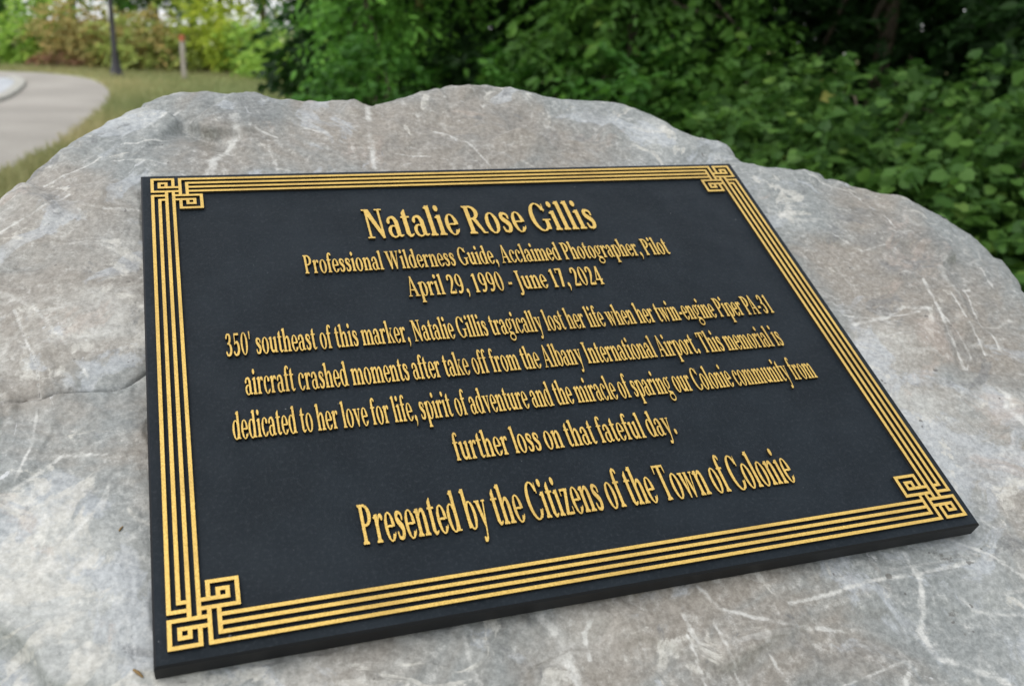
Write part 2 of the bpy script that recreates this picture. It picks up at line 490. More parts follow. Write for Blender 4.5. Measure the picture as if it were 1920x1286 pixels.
colr = mt.mix(mt.math('MULTIPLY', pk, .45), colr, (.40, .32, .26))
dkp = mt.ramp(mt.noise(vw, 11, 9, .66, 1.6), .40, .35)
colr = mt.mix(mt.math('MULTIPLY', dkp, .50), colr, (.125, .132, .135))
fk = mt.math('MULTIPLY', mt.ramp(mt.math('ADD', mt.noise(vw, 24, 9, .66, 2.2), mt.math('MULTIPLY', lite_a, .05)), .645, .675), mt.ramp(mt.noise(v, 6, 3, .6), .46, .58))
colr = mt.mix(mt.math('MULTIPLY', fk, .75), colr, (.60, .61, .62))
# thin scratches
scr = mt.ramp(mt.noise(vs2, 55, 3, .5, .3), .66, .72)
scr = mt.math('MULTIPLY', scr, mt.ramp(mt.noise(v, 9, 2), .48, .62))
colr = mt.mix(mt.math('MULTIPLY', scr, .28), colr, (.56, .56, .54))
# hairline veins of the stone
vo = mt.add('ShaderNodeTexVoronoi', feature='DISTANCE_TO_EDGE'); mt.l.new(vw, vo.inputs['Vector']); vo.inputs['Scale'].default_value = 8.5
hair = mt.math('MULTIPLY', mt.ramp(vo.outputs['Distance'], .022, .004), mt.ramp(mt.noise(v, 11, 3), .5, .66))
colr = mt.mix(mt.math('MULTIPLY', hair, .35), colr, (.55, .54, .50))
# the broad veins
vd = mt.math('ADD', mt.attr('vein'), mt.math('MULTIPLY', mt.math('SUBTRACT', mt.noise(v, 110, 6, .75), .5), 3.0))
vf = mt.math('MULTIPLY', mt.ramp(vd, 1.15, .10), mt.ramp(mt.noise(v, 38, 5, .7), .36, .60, .10, 1))
colr = mt.mix(mt.math('MULTIPLY', vf, .82), colr, (.63, .625, .59))
# grain
colr = mt.mix(mt.ramp(fine, .30, .72, 0, 1), mt.mix(.28, colr, (.07, .07, .07)), mt.mix(.18, colr, (.70, .70, .69)))
dot = mt.ramp(mt.noise(v, 95, 2, .5), .735, .76)
colr = mt.mix(mt.math('MULTIPLY', dot, .6), colr, (.08, .07, .06))
soil = mt.ramp(mt.math('ADD', mt.attr('soil'), mt.math('MULTIPLY', mt.math('SUBTRACT', mt.noise(v, 260, 5, .8), .5), 2.4)), .75, 1.0)
colr = mt.mix(mt.math('MULTIPLY', soil, .55), colr, (.085, .072, .055))
ck = mt.ramp(mt.math('ADD', mt.attr('crack'), mt.math('MULTIPLY', mt.math('SUBTRACT', mt.noise(v, 60, 4), .5), 1.6)), .85, .25)
colr = mt.mix(mt.math('MULTIPLY', ck, .7), colr, (.06, .055, .05))
hsv = mt.add('ShaderNodeHueSaturation'); hsv.inputs['Saturation'].default_value = .85; mt.l.new(colr, hsv.inputs['Color'])
gm = mt.add('ShaderNodeGamma'); gm.inputs[1].default_value = 1.30; mt.l.new(hsv.outputs[0], gm.inputs[0])
mt.color(gm.outputs[0])
bh = mt.math('ADD', mt.math('MULTIPLY', mt.noise(vw, 34, 8, .60, .8), 1.0), mt.math('MULTIPLY', fine, .30))
bh = mt.math('ADD', bh, mt.math('MULTIPLY', scr, -.12))
pv = mt.add('ShaderNodeTexVoronoi'); mt.l.new(v, pv.inputs['Vector']); pv.inputs['Scale'].default_value = 150
pit = mt.math('MULTIPLY', mt.ramp(pv.outputs['Distance'], .32, .10), mt.ramp(mt.noise(v, 22, 4, .6), .52, .64))
bh = mt.math('SUBTRACT', bh, mt.math('MULTIPLY', pit, .35))
mt.bump(bh, .40, .003)
mt.l.new(mt.ramp(mid, .3, .7, .40, .62), mt.b.inputs['Roughness'])
meB = mesh_np('boulder', PB, FB, [mt.m], {'vein': vein, 'lite': lite, 'warm': warm, 'crack': crk, 'soil': soil_a}, smooth=True)
boulder = obj('boulder', meB)
boulder.matrix_world = FRAME
tag(boulder, 'large grey veined boulder that carries the dark plaque', 'boulder')

# ------------------------------------------------------------------ plaque
m_plate = NT('plate_black', 0.5, 0.12)
v = m_plate.coord()
n1 = m_plate.noise(v, 330, 6, .8)
c = m_plate.mix(m_plate.ramp(m_plate.noise(v, 14, 4, .6), .35, .7), (.0055, .0090, .0125), (.0090, .0135, .0180))
c = m_plate.mix(m_plate.ramp(n1, .48, .74, 0, .65), c, (.030, .035, .042))
spk = m_plate.ramp(m_plate.noise(v, 190, 2, .5), .772, .79)
c = m_plate.mix(m_plate.math('MULTIPLY', spk, .5), c, (.22, .23, .24))
m_plate.color(c)
m_plate.l.new(m_plate.ramp(m_plate.noise(v, 30, 5, .65), .3, .7, .42, .60), m_plate.b.inputs['Roughness'])
m_plate.bump(n1, .6, .0008)
m_gold = NT('gold_paint', 0.42, 0.5)
v = m_gold.coord('Generated')
c0 = m_gold.add('ShaderNodeNewGeometry')
gn = m_gold.add('ShaderNodeTexNoise'); gn.inputs['Scale'].default_value = 900; gn.inputs['Detail'].default_value = 4
m_gold.l.new(c0.outputs['Position'], gn.inputs['Vector'])
gn2 = m_gold.add('ShaderNodeTexNoise'); gn2.inputs['Scale'].default_value = 60; gn2.inputs['Detail'].default_value = 3
m_gold.l.new(c0.outputs['Position'], gn2.inputs['Vector'])
cg = m_gold.mix(m_gold.ramp(gn.outputs[0], .3, .7), (.45, .290, .060), (.66, .450, .120))
cg = m_gold.mix(m_gold.ramp(gn2.outputs[0], .35, .7, 0, .35), cg, (.60, .39, .10))
tn = m_gold.add('ShaderNodeTexNoise'); tn.inputs['Scale'].default_value = 24; tn.inputs['Detail'].default_value = 5
m_gold.l.new(c0.outputs['Position'], tn.inputs['Vector'])
cg = m_gold.mix(m_gold.ramp(tn.outputs[0], .46, .70, 0, .45), cg, (.36, .225, .055))
m_gold.l.new(m_gold.ramp(gn.outputs[0], .3, .7, .30, .52), m_gold.b.inputs['Roughness'])
m_gold.color(cg)
m_gold.b.inputs['Metallic'].default_value = 0.45
m_gold.bump(gn.outputs[0], .4, .0004)
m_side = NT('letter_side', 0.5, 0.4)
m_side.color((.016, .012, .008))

plaque = empty('plaque', mat=FRAME)
tag(plaque, 'black memorial plaque with raised gold lettering and fretwork border mounted on boulder', 'plaque')
# plate with a small chamfer round the face
ch = 0.0014
a_, b_ = PW / 2, PH / 2
loops = [(a_, b_, -PT), (a_, b_, -ch), (a_ - ch, b_ - ch, 0)]
Vp, Fp = [], []
for (x, y, z) in loops:
    Vp += [(-x, -y, z), (x, -y, z), (x, y, z), (-x, y, z)]
for k in range(2):
    for i in range(4):
        j = (i + 1) % 4
        Fp.append((k * 4 + i, k * 4 + j, k * 4 + 4 + j, k * 4 + 4 + i))
Fp += [(8, 9, 10, 11), (3, 2, 1, 0)]
m_edge = NT('plate_edge_shaded', 0.45, 0.15)  # plain black sides, kept darker than the face: their shade is in the colour
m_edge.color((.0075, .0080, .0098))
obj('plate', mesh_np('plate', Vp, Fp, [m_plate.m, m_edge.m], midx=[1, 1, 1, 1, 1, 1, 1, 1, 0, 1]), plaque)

RH = 0.0025          # how far letters and border stand proud
UN = 0.002926        # one unit of the fret
SLIM = 0.05
BX, BY = 0.2968, 0.2280

def cells_mesh(name, cells, x0, y0, sx, sy, u):
    V, F, MI, idx = [], [], [], {}
    def vid(i, j, k):
        key = (i, j, k)
        if key not in idx:
            idx[key] = len(V)
            fi, fj = i + (SLIM if i % 2 == 0 else -SLIM), j + (SLIM if j % 2 == 0 else -SLIM)
            V.append((x0 + sx * fi * u, y0 + sy * fj * u, (RH if k else -0.0004)))
        return idx[key]
    flip = sx * sy < 0
    def face(q, mi):
        F.append(q[::-1] if flip else q); MI.append(mi)
    for (i, j) in cells:
        face([vid(i, j, 1), vid(i + 1, j, 1), vid(i + 1, j + 1, 1), vid(i, j + 1, 1)], 0)
        for (di, dj, e) in ((0, -1, ((i, j), (i + 1, j))), (1, 0, ((i + 1, j), (i + 1, j + 1))),
                            (0, 1, ((i + 1, j + 1), (i, j + 1))), (-1, 0, ((i, j + 1), (i, j)))):
            if (i + di, j + dj) not in cells:
                (p, q), (r, s_) = e
                face([vid(p, q, 0), vid(r, s_, 0), vid(r, s_, 1), vid(p, q, 1)], 1)
    return mesh_np(name, V, F, [m_gold.m, m_side.m], midx=MI)

cells = set()
def fillc(x0, x1, y0, y1):
    for i in range(x0, x1):
        for j in range(y0, y1): cells.add((i, j))
fillc(0, 1, 8, 15); fillc(0, 5, 8, 9)
fillc(2, 3, 10, 15); fillc(2, 5, 10, 11)
fillc(4, 5, 6, 15); fillc(6, 7, 6, 15)
fillc(0, 9, 6, 7); fillc(0, 1, 0, 7); fillc(0, 7, 0, 1); fillc(6, 7, 0, 5); fillc(2, 9, 4, 5)
fillc(2, 5, 2, 5)
fillc(8, 9, 0, 9); fillc(8, 15, 0, 1)
fillc(10, 11, 2, 9)
for yy in (2, 4, 6): fillc(10, 15, yy, yy + 1)
fillc(6, 15, 8, 9); fillc(14, 15, 8, 15); fillc(8, 15, 14, 15); fillc(8, 9, 10, 15); fillc(6, 13, 10, 11); fillc(10, 13, 10, 13)
cells -= {(3, 3), (11, 11)}
for sx in (1, -1):
    for sy in (1, -1):
        obj('corner_ornament', cells_mesh('corner_ornament', cells, -sx * BX, -sy * BY, sx, sy, UN), plaque)

def box_mesh(name, x0, x1, y0, y1):
    z0, z1 = -0.0004, RH
    V = [(x0, y0, z0), (x1, y0, z0), (x1, y1, z0), (x0, y1, z0), (x0, y0, z1), (x1, y0, z1), (x1, y1, z1), (x0, y1, z1)]
    F = [(4, 5, 6, 7), (0, 1, 5, 4), (1, 2, 6, 5), (2, 3, 7, 6), (3, 0, 4, 7)]
    return mesh_np(name, V, F, [m_gold.m, m_side.m], midx=[0, 1, 1, 1, 1])
for k in (0, 2, 4, 6):
    e = (15 - SLIM) * UN
    for s_ in (1, -1):
        ya, yb = sorted((s_ * (BY - (k + SLIM) * UN), s_ * (BY - (k + 1 - SLIM) * UN)))
        obj('border_line', box_mesh('border_line', -BX + e, BX - e, ya, yb), plaque)
        xa, xb = sorted((s_ * (BX - (k + SLIM) * UN), s_ * (BX - (k + 1 - SLIM) * UN)))
        obj('border_line', box_mesh('border_line', xa, xb, -BY + e, BY - e), plaque)

# ------------------------------------------------------------------ letters: a bold serif drawn from strokes
STEP = 8.0
gx = np.arange(-120, 1100, STEP); gy = np.arange(-290, 800, STEP)
GX, GY = np.meshgrid(gx, gy, indexing='ij')
TH, SF = 158, 54
class Gl:
    def __init__(s): s.f = np.full(GX.shape, 999.0)
    def u(s, f): s.f = np.minimum(s.f, f); return s
    def cut(s, f): s.f = np.maximum(s.f, -f); return s
    @staticmethod
    def poly(pts):
        P = np.array(pts, float)
        d = np.full(GX.shape, 1e18); ins = np.zeros(GX.shape, bool)
        for i in range(len(P)):
            a, b = P[i - 1], P[i]
            e = b - a
            t = np.clip(((GX - a[0]) * e[0] + (GY - a[1]) * e[1]) / max(e @ e, 1e-9), 0, 1)
            d = np.minimum(d, (GX - a[0] - t * e[0]) ** 2 + (GY - a[1] - t * e[1]) ** 2)
            cr = (a[1] > GY) != (b[1] > GY)
            xi = a[0] + (GY - a[1]) * e[0] / (e[1] if abs(e[1]) > 1e-9 else 1e-9)
            ins ^= cr & (GX < xi)
        return np.where(ins, -np.sqrt(d), np.sqrt(d))
    @staticmethod
    def box(x0, x1, y0, y1):
        return Gl.poly([(x0, y0), (x1, y0), (x1, y1), (x0, y1)])
    @staticmethod
    def ell(cx, cy, rx, ry):
        k = np.sqrt(((GX - cx) / rx) ** 2 + ((GY - cy) / ry) ** 2)
        return (k - 1) * min(rx, ry)
    @staticmethod
    def ring(cx, cy, rx, ry, ix, iy, dx=0):
        return np.maximum(Gl.ell(cx, cy, rx, ry), -Gl.ell(cx + dx, cy, ix, iy))
    @staticmethod
    def path(pts):
        P = np.array(pts, float); n = len(P)
        # Catmull-Rom samples
        Q = np.vstack([2 * P[0] - P[1], P, 2 * P[-1] - P[-2]])
        S = []
        for i in range(n - 1):
            p0, p1, p2, p3 = Q[i:i + 4]
            for t in np.arange(0, 1, 0.2):
                S.append(0.5 * (2 * p1 + (p2 - p0) * t + (2 * p0 - 5 * p1 + 4 * p2 - p3) * t ** 2 + (3 * p1 - p0 - 3 * p2 + p3) * t ** 3))
        S.append(P[-1]); S = np.array(S)
        f = np.full(GX.shape, 999.0)
        for a, b in zip(S[:-1], S[1:]):
            e = b[:2] - a[:2]
            t = np.clip(((GX - a[0]) * e[0] + (GY - a[1]) * e[1]) / max(e @ e, 1e-9), 0, 1)
            f = np.minimum(f, np.hypot(GX - a[0] - t * e[0], GY - a[1] - t * e[1]) - (a[2] + (b[2] - a[2]) * t))
        return f
    def B(s, *a): return s.u(Gl.box(*a))
    def Y(s, *p): return s.u(Gl.poly(p))
    def E(s, *a): return s.u(Gl.ell(*a))
    def O(s, *a): return s.u(Gl.ring(*a))
    def S(s, *p): return s.u(Gl.path(p))
    def stem(s, x, y0, y1, foot=True, flag=False, head=False, fl=52, fr=52, t=TH):
        s.B(x - t / 2, x + t / 2, y0, y1)
        if foot: s.Y((x - t / 2 - fl, y0), (x + t / 2 + fr, y0), (x + t / 2 + fr, y0 + SF - 12), (x + t / 2, y0 + SF + 22), (x - t / 2, y0 + SF + 22), (x - t / 2 - fl, y0 + SF - 12))
        if head: s.Y((x - t / 2 - fl, y1), (x + t / 2 + fr, y1), (x + t / 2 + fr, y1 - SF + 12), (x + t / 2, y1 - SF - 22), (x - t / 2, y1 - SF - 22), (x - t / 2 - fl, y1 - SF + 12))
        if flag: s.Y((x - t / 2 - 58, y1 - 78), (x - t / 2 - 58, y1 - 44), (x + t / 2, y1 + 14), (x + t / 2, y1 - 110), (x - t / 2, y1 - 100))
        return s

def glyphs():
    G = {}
    def g(ch, adv): q = Gl(); G[ch] = (adv, q); return q
    h = TH / 2
    # lower case
    g('o', 520).O(260, 240, 240, 256, 92, 196)
    q = g('e', 470).O(245, 240, 225, 256, 82, 196); q.cut(Gl.box(250, 600, 128, 226)); q.B(120, 440, 218, 278)
    q.cut(Gl.box(385, 600, 60, 226)); q.S((330, 55, 50), (400, 85, 32), (438, 130, 24))
    q = g('c', 450).O(245, 240, 225, 256, 82, 196); q.cut(Gl.box(270, 600, 120, 372)); q.E(360, 380, 78, 70); q.S((300, 40, 45), (370, 70, 34), (420, 120, 24))
    q = g('a', 505); q.stem(352, 70, 345, foot=False); q.S((95, 365, 62), (130, 430, 42), (220, 458, 36), (300, 430, 60), (352, 345, 78))
    q.O(205, 140, 188, 152, 78, 96, 22); q.S((370, 60, 50), (420, 35, 36), (490, 50, 26))
    q = g('d', 560); q.O(250, 240, 232, 256, 84, 196); q.cut(Gl.box(425, 700, -50, 520)); q.stem(410, 0, 712, foot=False, flag=True); q.B(400, 545, 0, 52)
    q = g('b', 550); q.O(305, 240, 232, 256, 84, 196); q.cut(Gl.box(-50, 125, -50, 520)); q.stem(140, 20, 712, foot=False, flag=True)
    q = g('p', 560); q.O(315, 240, 232, 256, 84, 196); q.cut(Gl.box(-50, 130, -50, 520)); q.stem(145, -215, 482, flag=True)
    q = g('g', 520); q.O(230, 312, 205, 180, 78, 124); q.S((370, 420, 30), (430, 462, 34), (490, 462, 40))
    q.S((150, 160, 36), (105, 100, 42), (150, 52, 44), (280, 36, 44), (400, 10, 46)); q.O(250, -95, 245, 128, 140, 70)
    q = g('f', 345); q.stem(158, 0, 540); q.S((158, 520, 79), (185, 630, 62), (250, 688, 38), (330, 668, 44), (352, 640, 46)); q.B(30, 335, 424, 480)
    q = g('t', 350); q.Y((158 - h, 60), (158 + h, 60), (158 + h, 640), (158 + h - 40, 640), (158 - h, 560)); q.B(25, 335, 424, 480); q.S((158, 110, 79), (190, 45, 52), (260, 34, 36), (335, 66, 24))
    q = g('i', 300); q.stem(155, 0, 480, flag=True); q.E(150, 630, 88, 84)
    g('l', 300).stem(155, 0, 712, flag=True)
    arch = lambda q, x0, x1, top=480: q.S((x0, 330, 20), (x0 + 70, 415, 34), (x0 + 150, 440, 46), (x1 - 25, 400, 62), (x1, 310, h))
    q = g('n', 590); q.stem(145, 0, 480, flag=True); arch(q, 200, 440); q.stem(440, 0, 320)
    q = g('h', 590); q.stem(145, 0, 712, flag=True); arch(q, 200, 440); q.stem(440, 0, 320)
    q = g('m', 880); q.stem(145, 0, 480, flag=True); arch(q, 200, 438); q.stem(438, 0, 320, fl=44, fr=44); arch(q, 495, 732); q.stem(732, 0, 320)
    q = g('r', 430); q.stem(145, 0, 480, flag=True); q.S((210, 330, 24), (270, 425, 38), (345, 440, 48), (375, 410, 62))
    q = g('u', 580); q.stem(138, 120, 480, foot=False, flag=True); q.S((138, 160, h), (165, 80, 62), (250, 44, 46), (340, 70, 34), (390, 140, 22)); q.stem(425, 0, 480, foot=False, flag=True); q.B(420, 560, 0, 52)
    q = g('s', 420); q.S((340, 345, 40), (330, 410, 42), (230, 452, 38), (130, 420, 62), (125, 340, 70), (220, 265, 74), (310, 190, 76), (305, 95, 66), (215, 32, 40), (105, 52, 42), (80, 120, 42))
    q = g('v', 520); q.Y((40, 480), (215, 480), (320, 140), (300, -10), (235, -10)); q.Y((240, -10), (300, -10), (475, 480), (395, 480)); q.B(0, 250, 428, 480); q.B(330, 515, 428, 480)
    q = g('w', 760); q.Y((40, 480), (205, 480), (280, 140), (262, -10), (205, -10)); q.Y((205, -10), (265, -10), (410, 480), (335, 480)); q.Y((310, 480), (450, 480), (540, 140), (522, -10), (465, -10)); q.Y((470, -10), (528, -10), (715, 480), (640, 480)); q.B(0, 235, 428, 480); q.B(285, 470, 428, 480); q.B(580, 755, 428, 480)
    q = g('y', 520); q.Y((40, 480), (215, 480), (325, 130), (305, -20), (240, -20)); q.Y((160, -190), (240, -190), (475, 480), (395, 480)); q.B(0, 250, 428, 480); q.B(330, 515, 428, 480); q.S((220, -140, 34), (160, -190, 42), (95, -180, 56))
    q = g('k', 570); q.stem(145, 0, 712, flag=True); q.Y((215, 200), (270, 200), (470, 440), (400, 440)); q.Y((260, 300), (330, 350), (545, 30), (390, 30)); q.B(340, 520, 428, 480); q.B(345, 575, 0, 52)
    q = g('z', 470); q.B(45, 430, 415, 480); q.B(35, 440, 0, 66); q.Y((35, 30), (200, 30), (430, 450), (265, 450)); q.B(45, 100, 330, 480); q.B(388, 442, 0, 155)
    # capitals
    q = g('N', 740); q.B(120, 212, 0, 660); q.B(540, 632, 10, 670); q.Y((100, 670), (275, 670), (632, 60), (632, -10), (540, -10), (120, 600)); q.B(40, 292, 0, 50); q.B(35, 250, 620, 670); q.B(455, 715, 620, 670)
    q = g('R', 690); q.stem(185, 0, 670, head=True, fl=62, fr=62); b = np.maximum(Gl.ring(290, 495, 285, 175, 120, 112), 270 - GX - 40); q.u(b); q.B(180, 300, 610, 670); q.B(180, 320, 320, 378); q.Y((270, 350), (440, 350), (605, 45), (690, 45), (690, 0), (520, 0))
    q = g('P', 620); q.stem(185, 0, 670, head=True, fl=62, fr=62); b = np.maximum(Gl.ring(290, 475, 300, 195, 128, 132), 230 - GX); q.u(b); q.B(180, 300, 610, 670); q.B(180, 320, 280, 340)
    q = g('G', 740); q.O(365, 335, 338, 350, 172, 288); q.cut(Gl.box(400, 900, 250, 480)); q.cut(Gl.box(640, 900, -50, 480)); q.B(500, 650, 30, 280); q.B(430, 735, 238, 290); q.Y((570, 450), (632, 450), (640, 660), (595, 660))
    q = g('C', 680); q.O(365, 335, 338, 350, 172, 288); q.cut(Gl.box(420, 900, 185, 480)); q.cut(Gl.box(600, 900, -50, 700)); q.Y((560, 440), (625, 440), (632, 660), (585, 660)); q.S((520, 60, 46), (590, 105, 30), (640, 180, 22))
    q = g('A', 720); q.Y((80, 20), (160, 20), (375, 590), (335, 690)); q.Y((300, 690), (418, 690), (665, 0), (490, 0)); q.B(180, 520, 195, 252); q.B(10, 250, 0, 50); q.B(415, 735, 0, 50)
    g('I', 400).stem(200, 0, 670, head=True, fl=62, fr=62)
    q = g('J', 400); q.stem(225, 0, 670, foot=False, head=True, fl=62, fr=62); q.S((225, 40, 79), (215, -70, 70), (160, -150, 46), (75, -150, 56))
    q = g('T', 660); q.stem(330, 0, 660, fl=62, fr=62); q.B(40, 620, 608, 670); q.Y((40, 490), (85, 490), (130, 620), (130, 670), (40, 670)); q.Y((620, 490), (575, 490), (530, 620), (530, 670), (620, 670))
    q = g('W', 1000); q.Y((60, 670), (235, 670), (385, 190), (345, -10), (275, -10)); q.Y((290, -10), (355, -10), (545, 670), (470, 670)); q.Y((430, 670), (595, 670), (735, 190), (700, -10), (625, -10)); q.Y((645, -10), (710, -10), (915, 650), (840, 650)); q.B(5, 300, 620, 670); q.B(390, 640, 620, 670); q.B(765, 985, 620, 670)
    # figures
    g('0', 530).O(262, 335, 240, 346, 96, 282)
    q = g('1', 500); q.stem(265, 0, 660, fl=70, fr=70); q.Y((110, 540), (110, 590), (265 + h, 682), (265 + h, 600), (180, 560))
    q = g('2', 520); q.S((110, 510, 62), (130, 590, 54), (235, 636, 40), (350, 590, 66), (375, 480, 80), (320, 350, 68), (200, 190, 48), (90, 60, 38)); q.B(55, 465, 0, 98); q.B(405, 465, 0, 165)
    q = g('3', 510); q.S((105, 545, 58), (150, 620, 44), (250, 638, 38), (340, 580, 66), (330, 460, 70), (260, 390, 46), (170, 362, 30)); q.S((190, 362, 30), (300, 345, 46), (375, 240, 76), (350, 110, 72), (240, 36, 42), (130, 44, 44), (80, 110, 56))
    q = g('4', 530); q.B(275, 425, 0, 670); q.Y((20, 165), (110, 165), (300, 520), (300, 670)); q.B(20, 500, 150, 222); q.B(210, 490, 0, 50)
    q = g('5', 510); q.B(110, 440, 585, 670); q.B(105, 178, 330, 650); q.S((130, 345, 34), (220, 392, 38), (330, 370, 62), (388, 225, 78), (345, 95, 70), (230, 32, 42), (130, 40, 44), (75, 100, 56))
    q = g('7', 500); q.B(45, 470, 590, 670); q.Y((300, 620), (470, 620), (470, 560), (300, 0), (130, 0)); q.B(45, 100, 480, 670)
    q = g('9', 520); q.O(250, 452, 222, 228, 88, 166); q.S((392, 440, 79), (395, 290, 76), (340, 130, 60), (230, 45, 44), (120, 50, 58))
    # marks
    q = g(',', 260); q.E(130, 78, 88, 84); q.S((170, 70, 52), (165, -30, 42), (110, -130, 22))
    g('.', 260).E(130, 75, 90, 86)
    g('-', 350).B(50, 300, 190, 290)
    g("'", 230).Y((60, 700), (170, 700), (145, 440), (85, 440))
    return G

def contours(f):
    """closed loops of f = 0 by marching squares"""
    f = np.where(np.abs(f) < 1e-6, 1e-6, f)
    nx, ny = f.shape
    seg = {}
    s = f < 0
    code = s[:-1, :-1] * 1 + s[1:, :-1] * 2 + s[1:, 1:] * 4 + s[:-1, 1:] * 8
    T = {1: [(3, 0)], 2: [(0, 1)], 3: [(3, 1)], 4: [(1, 2)], 5: [(3, 0), (1, 2)], 6: [(0, 2)], 7: [(3, 2)], 8: [(2, 3)], 9: [(2, 0)],
         10: [(0, 1), (2, 3)], 11: [(2, 1)], 12: [(1, 3)], 13: [(1, 0)], 14: [(0, 3)]}
    def eid(i, j, e):
        return ('h', i, j) if e == 0 else ('v', i + 1, j) if e == 1 else ('h', i, j + 1) if e == 2 else ('v', i, j)
    for i, j in zip(*np.nonzero((code > 0) & (code < 15))):
        for a, b in T[int(code[i, j])]:
            seg[eid(i, j, a)] = eid(i, j, b)
    def pos(e):
        k, i, j = e
        if k == 'h':
            t = f[i, j] / (f[i, j] - f[i + 1, j]); return (gx[i] + t * STEP, gy[j])
        t = f[i, j] / (f[i, j] - f[i, j + 1]); return (gx[i], gy[j] + t * STEP)
    loops = []
    while seg:
        st = next(iter(seg)); e = st; lp = []
        while e in seg:
            lp.append(pos(e)); e = seg.pop(e)
        if len(lp) > 5: loops.append(lp)
    return loops

def simplify(lp, tol):
    P = np.array(lp)
    k = int(np.argmax(((P - P[0]) ** 2).sum(1)))
    def rdp(a):
        if len(a) < 3: return list(a[:-1])
        d = a[-1] - a[0]; L = np.hypot(*d)
        dist = np.abs((a[:, 0] - a[0, 0]) * d[1] - (a[:, 1] - a[0, 1]) * d[0]) / max(L, 1e-9)
        i = int(np.argmax(dist))
        if dist[i] < tol: return [a[0]]
        return rdp(a[:i + 1]) + rdp(a[i:])
    return rdp(P[:k + 1]) + rdp(np.vstack([P[k:], P[:1]]))

GLY = {}
jag = fbm(np.stack([GX.ravel(), GY.ravel(), 0 * GX.ravel()], 1), 1 / 34.0, 2, 77).reshape(GX.shape)
for ch, (adv, q) in glyphs().items():
    f = q.f + 11.0 + jag * 4.0
    cu = bpy.data.curves.new('letter', 'CURVE')
    cu.dimensions = '2D'; cu.fill_mode = 'BOTH'; cu.extrude = RH / 2 + 0.0002
    for lp in contours(f):
        pts = simplify(lp, 2.2)
        if len(pts) < 4: continue
        sp = cu.splines.new('POLY'); sp.points.add(len(pts) - 1); sp.use_cyclic_u = True
        for p, (x, y) in zip(sp.points, pts): p.co = (x / 1000, y / 1000, 0, 1)
    tmp = bpy.data.objects.new('tmp', cu)
    me = bpy.data.meshes.new_from_object(tmp)
    bpy.data.objects.remove(tmp); bpy.data.curves.remove(cu)
    me.materials.clear(); me.materials.append(m_gold.m); me.materials.append(m_side.m)
    for p in me.polygons:
        p.use_smooth = False; p.material_index = 0 if p.normal.z > 0.5 else 1
    me.name = 'letter'
    GLY[ch] = (adv, me)

LINES = [  # text, left, right, baseline, height of the capitals (mm in the plate's plane)
    ("Natalie Rose Gillis", -117.0, 110.0, 133.0, 42.0),
    ("Professional Wilderness Guide, Acclaimed Photographer, Pilot", -176.8, 170.3, 91.5, 24.0),
    ("April 29, 1990 - June 17, 2024", -94.0, 88.6, 56.0, 24.8),
    ("350' southeast of this marker, Natalie Gillis tragically lost her life when her twin-engine Piper PA-31", -247.0, 243.0, 4.0, 24.6),
    ("aircraft crashed moments after take off from the Albany International Airport. This memorial is", -236.0, 231.0, -36.5, 24.6),
    ("dedicated to her love for life, spirit of adventure and the miracle of sparing our Colonie community from", -248.0, 243.2, -76.5, 24.6),
    ("further loss on that fateful day.", -93.6, 89.0, -117.6, 24.6),
    ("Presented by the Citizens of the Town of Colonie", -172.5, 167.8, -176.3, 32.8)]
SPACE = 235
for text, xl, xr, base, cap in LINES:
    total = sum(SPACE if ch == ' ' else GLY[ch][0] for ch in text)
    sx = (xr - xl) / 1000 / (total / 1000)
    sy = cap / 1000 / 0.670
    row = bpy.data.objects.new('inscription_line', None); row.empty_display_size = 0.02
    link(row, plaque); row.location = (xl / 1000, base / 1000, 0)
    x, prev = 0.0, ''
    for ch in text:
        if ch == ' ': x += SPACE / 1000; continue
        adv, me = GLY[ch]
        if ch == 'A' and prev == 'P': x -= .10
        prev = ch
        o = bpy.data.objects.new('letter' if ch.isalpha() else 'numeral' if ch.isdigit() else 'punctuation_mark', me)
        link(o, row)
        o.location = (x * sx, random.uniform(-.00012, .00012), RH / 2 - 0.0002)
        o.scale = (sx, sy, 1)
        x += adv / 1000

# ------------------------------------------------------------------ ground
def band(name, left, right_, z, mat, kind='structure', thick=0):
    """a ribbon between two polylines of ground points"""
    V = [(p[0], p[1], z) for p in left] + [(p[0], p[1], z) for p in right_]
    n = len(left)
    F = [(i, i + n, i + n + 1, i + 1) for i in range(n - 1)]
    return F, V

def smooth_poly(pts, n=8):
    P = [np.array(p[:2], float) for p in pts]
    Q = [2 * P[0] - P[1]] + P + [2 * P[-1] - P[-2]]
    out = []
    for i in range(len(P) - 1):
        p0, p1, p2, p3 = Q[i:i + 4]
        for t in np.arange(0, 1, 1 / n):
            out.append(0.5 * (2 * p1 + (p2 - p0) * t + (2 * p0 - 5 * p1 + 4 * p2 - p3) * t ** 2 + (3 * p1 - p0 - 3 * p2 + p3) * t ** 3))
    out.append(P[-1])
    return out

def ngon(name, pts, z, mat):
    bm = bmesh.new()
    f = bm.faces.new([bm.verts.new((p[0], p[1], z)) for p in pts])
    if f.normal.z < 0: bmesh.ops.reverse_faces(bm, faces=[f])
    bm.normal_update()
    if f.normal.z < 0: f.normal_flip()
    bmesh.ops.triangulate(bm, faces=bm.faces[:])
    me = bpy.data.meshes.new(name); bm.to_mesh(me); bm.free()
    me.materials.append(mat)
    return tag(obj(name, me), kind='structure')

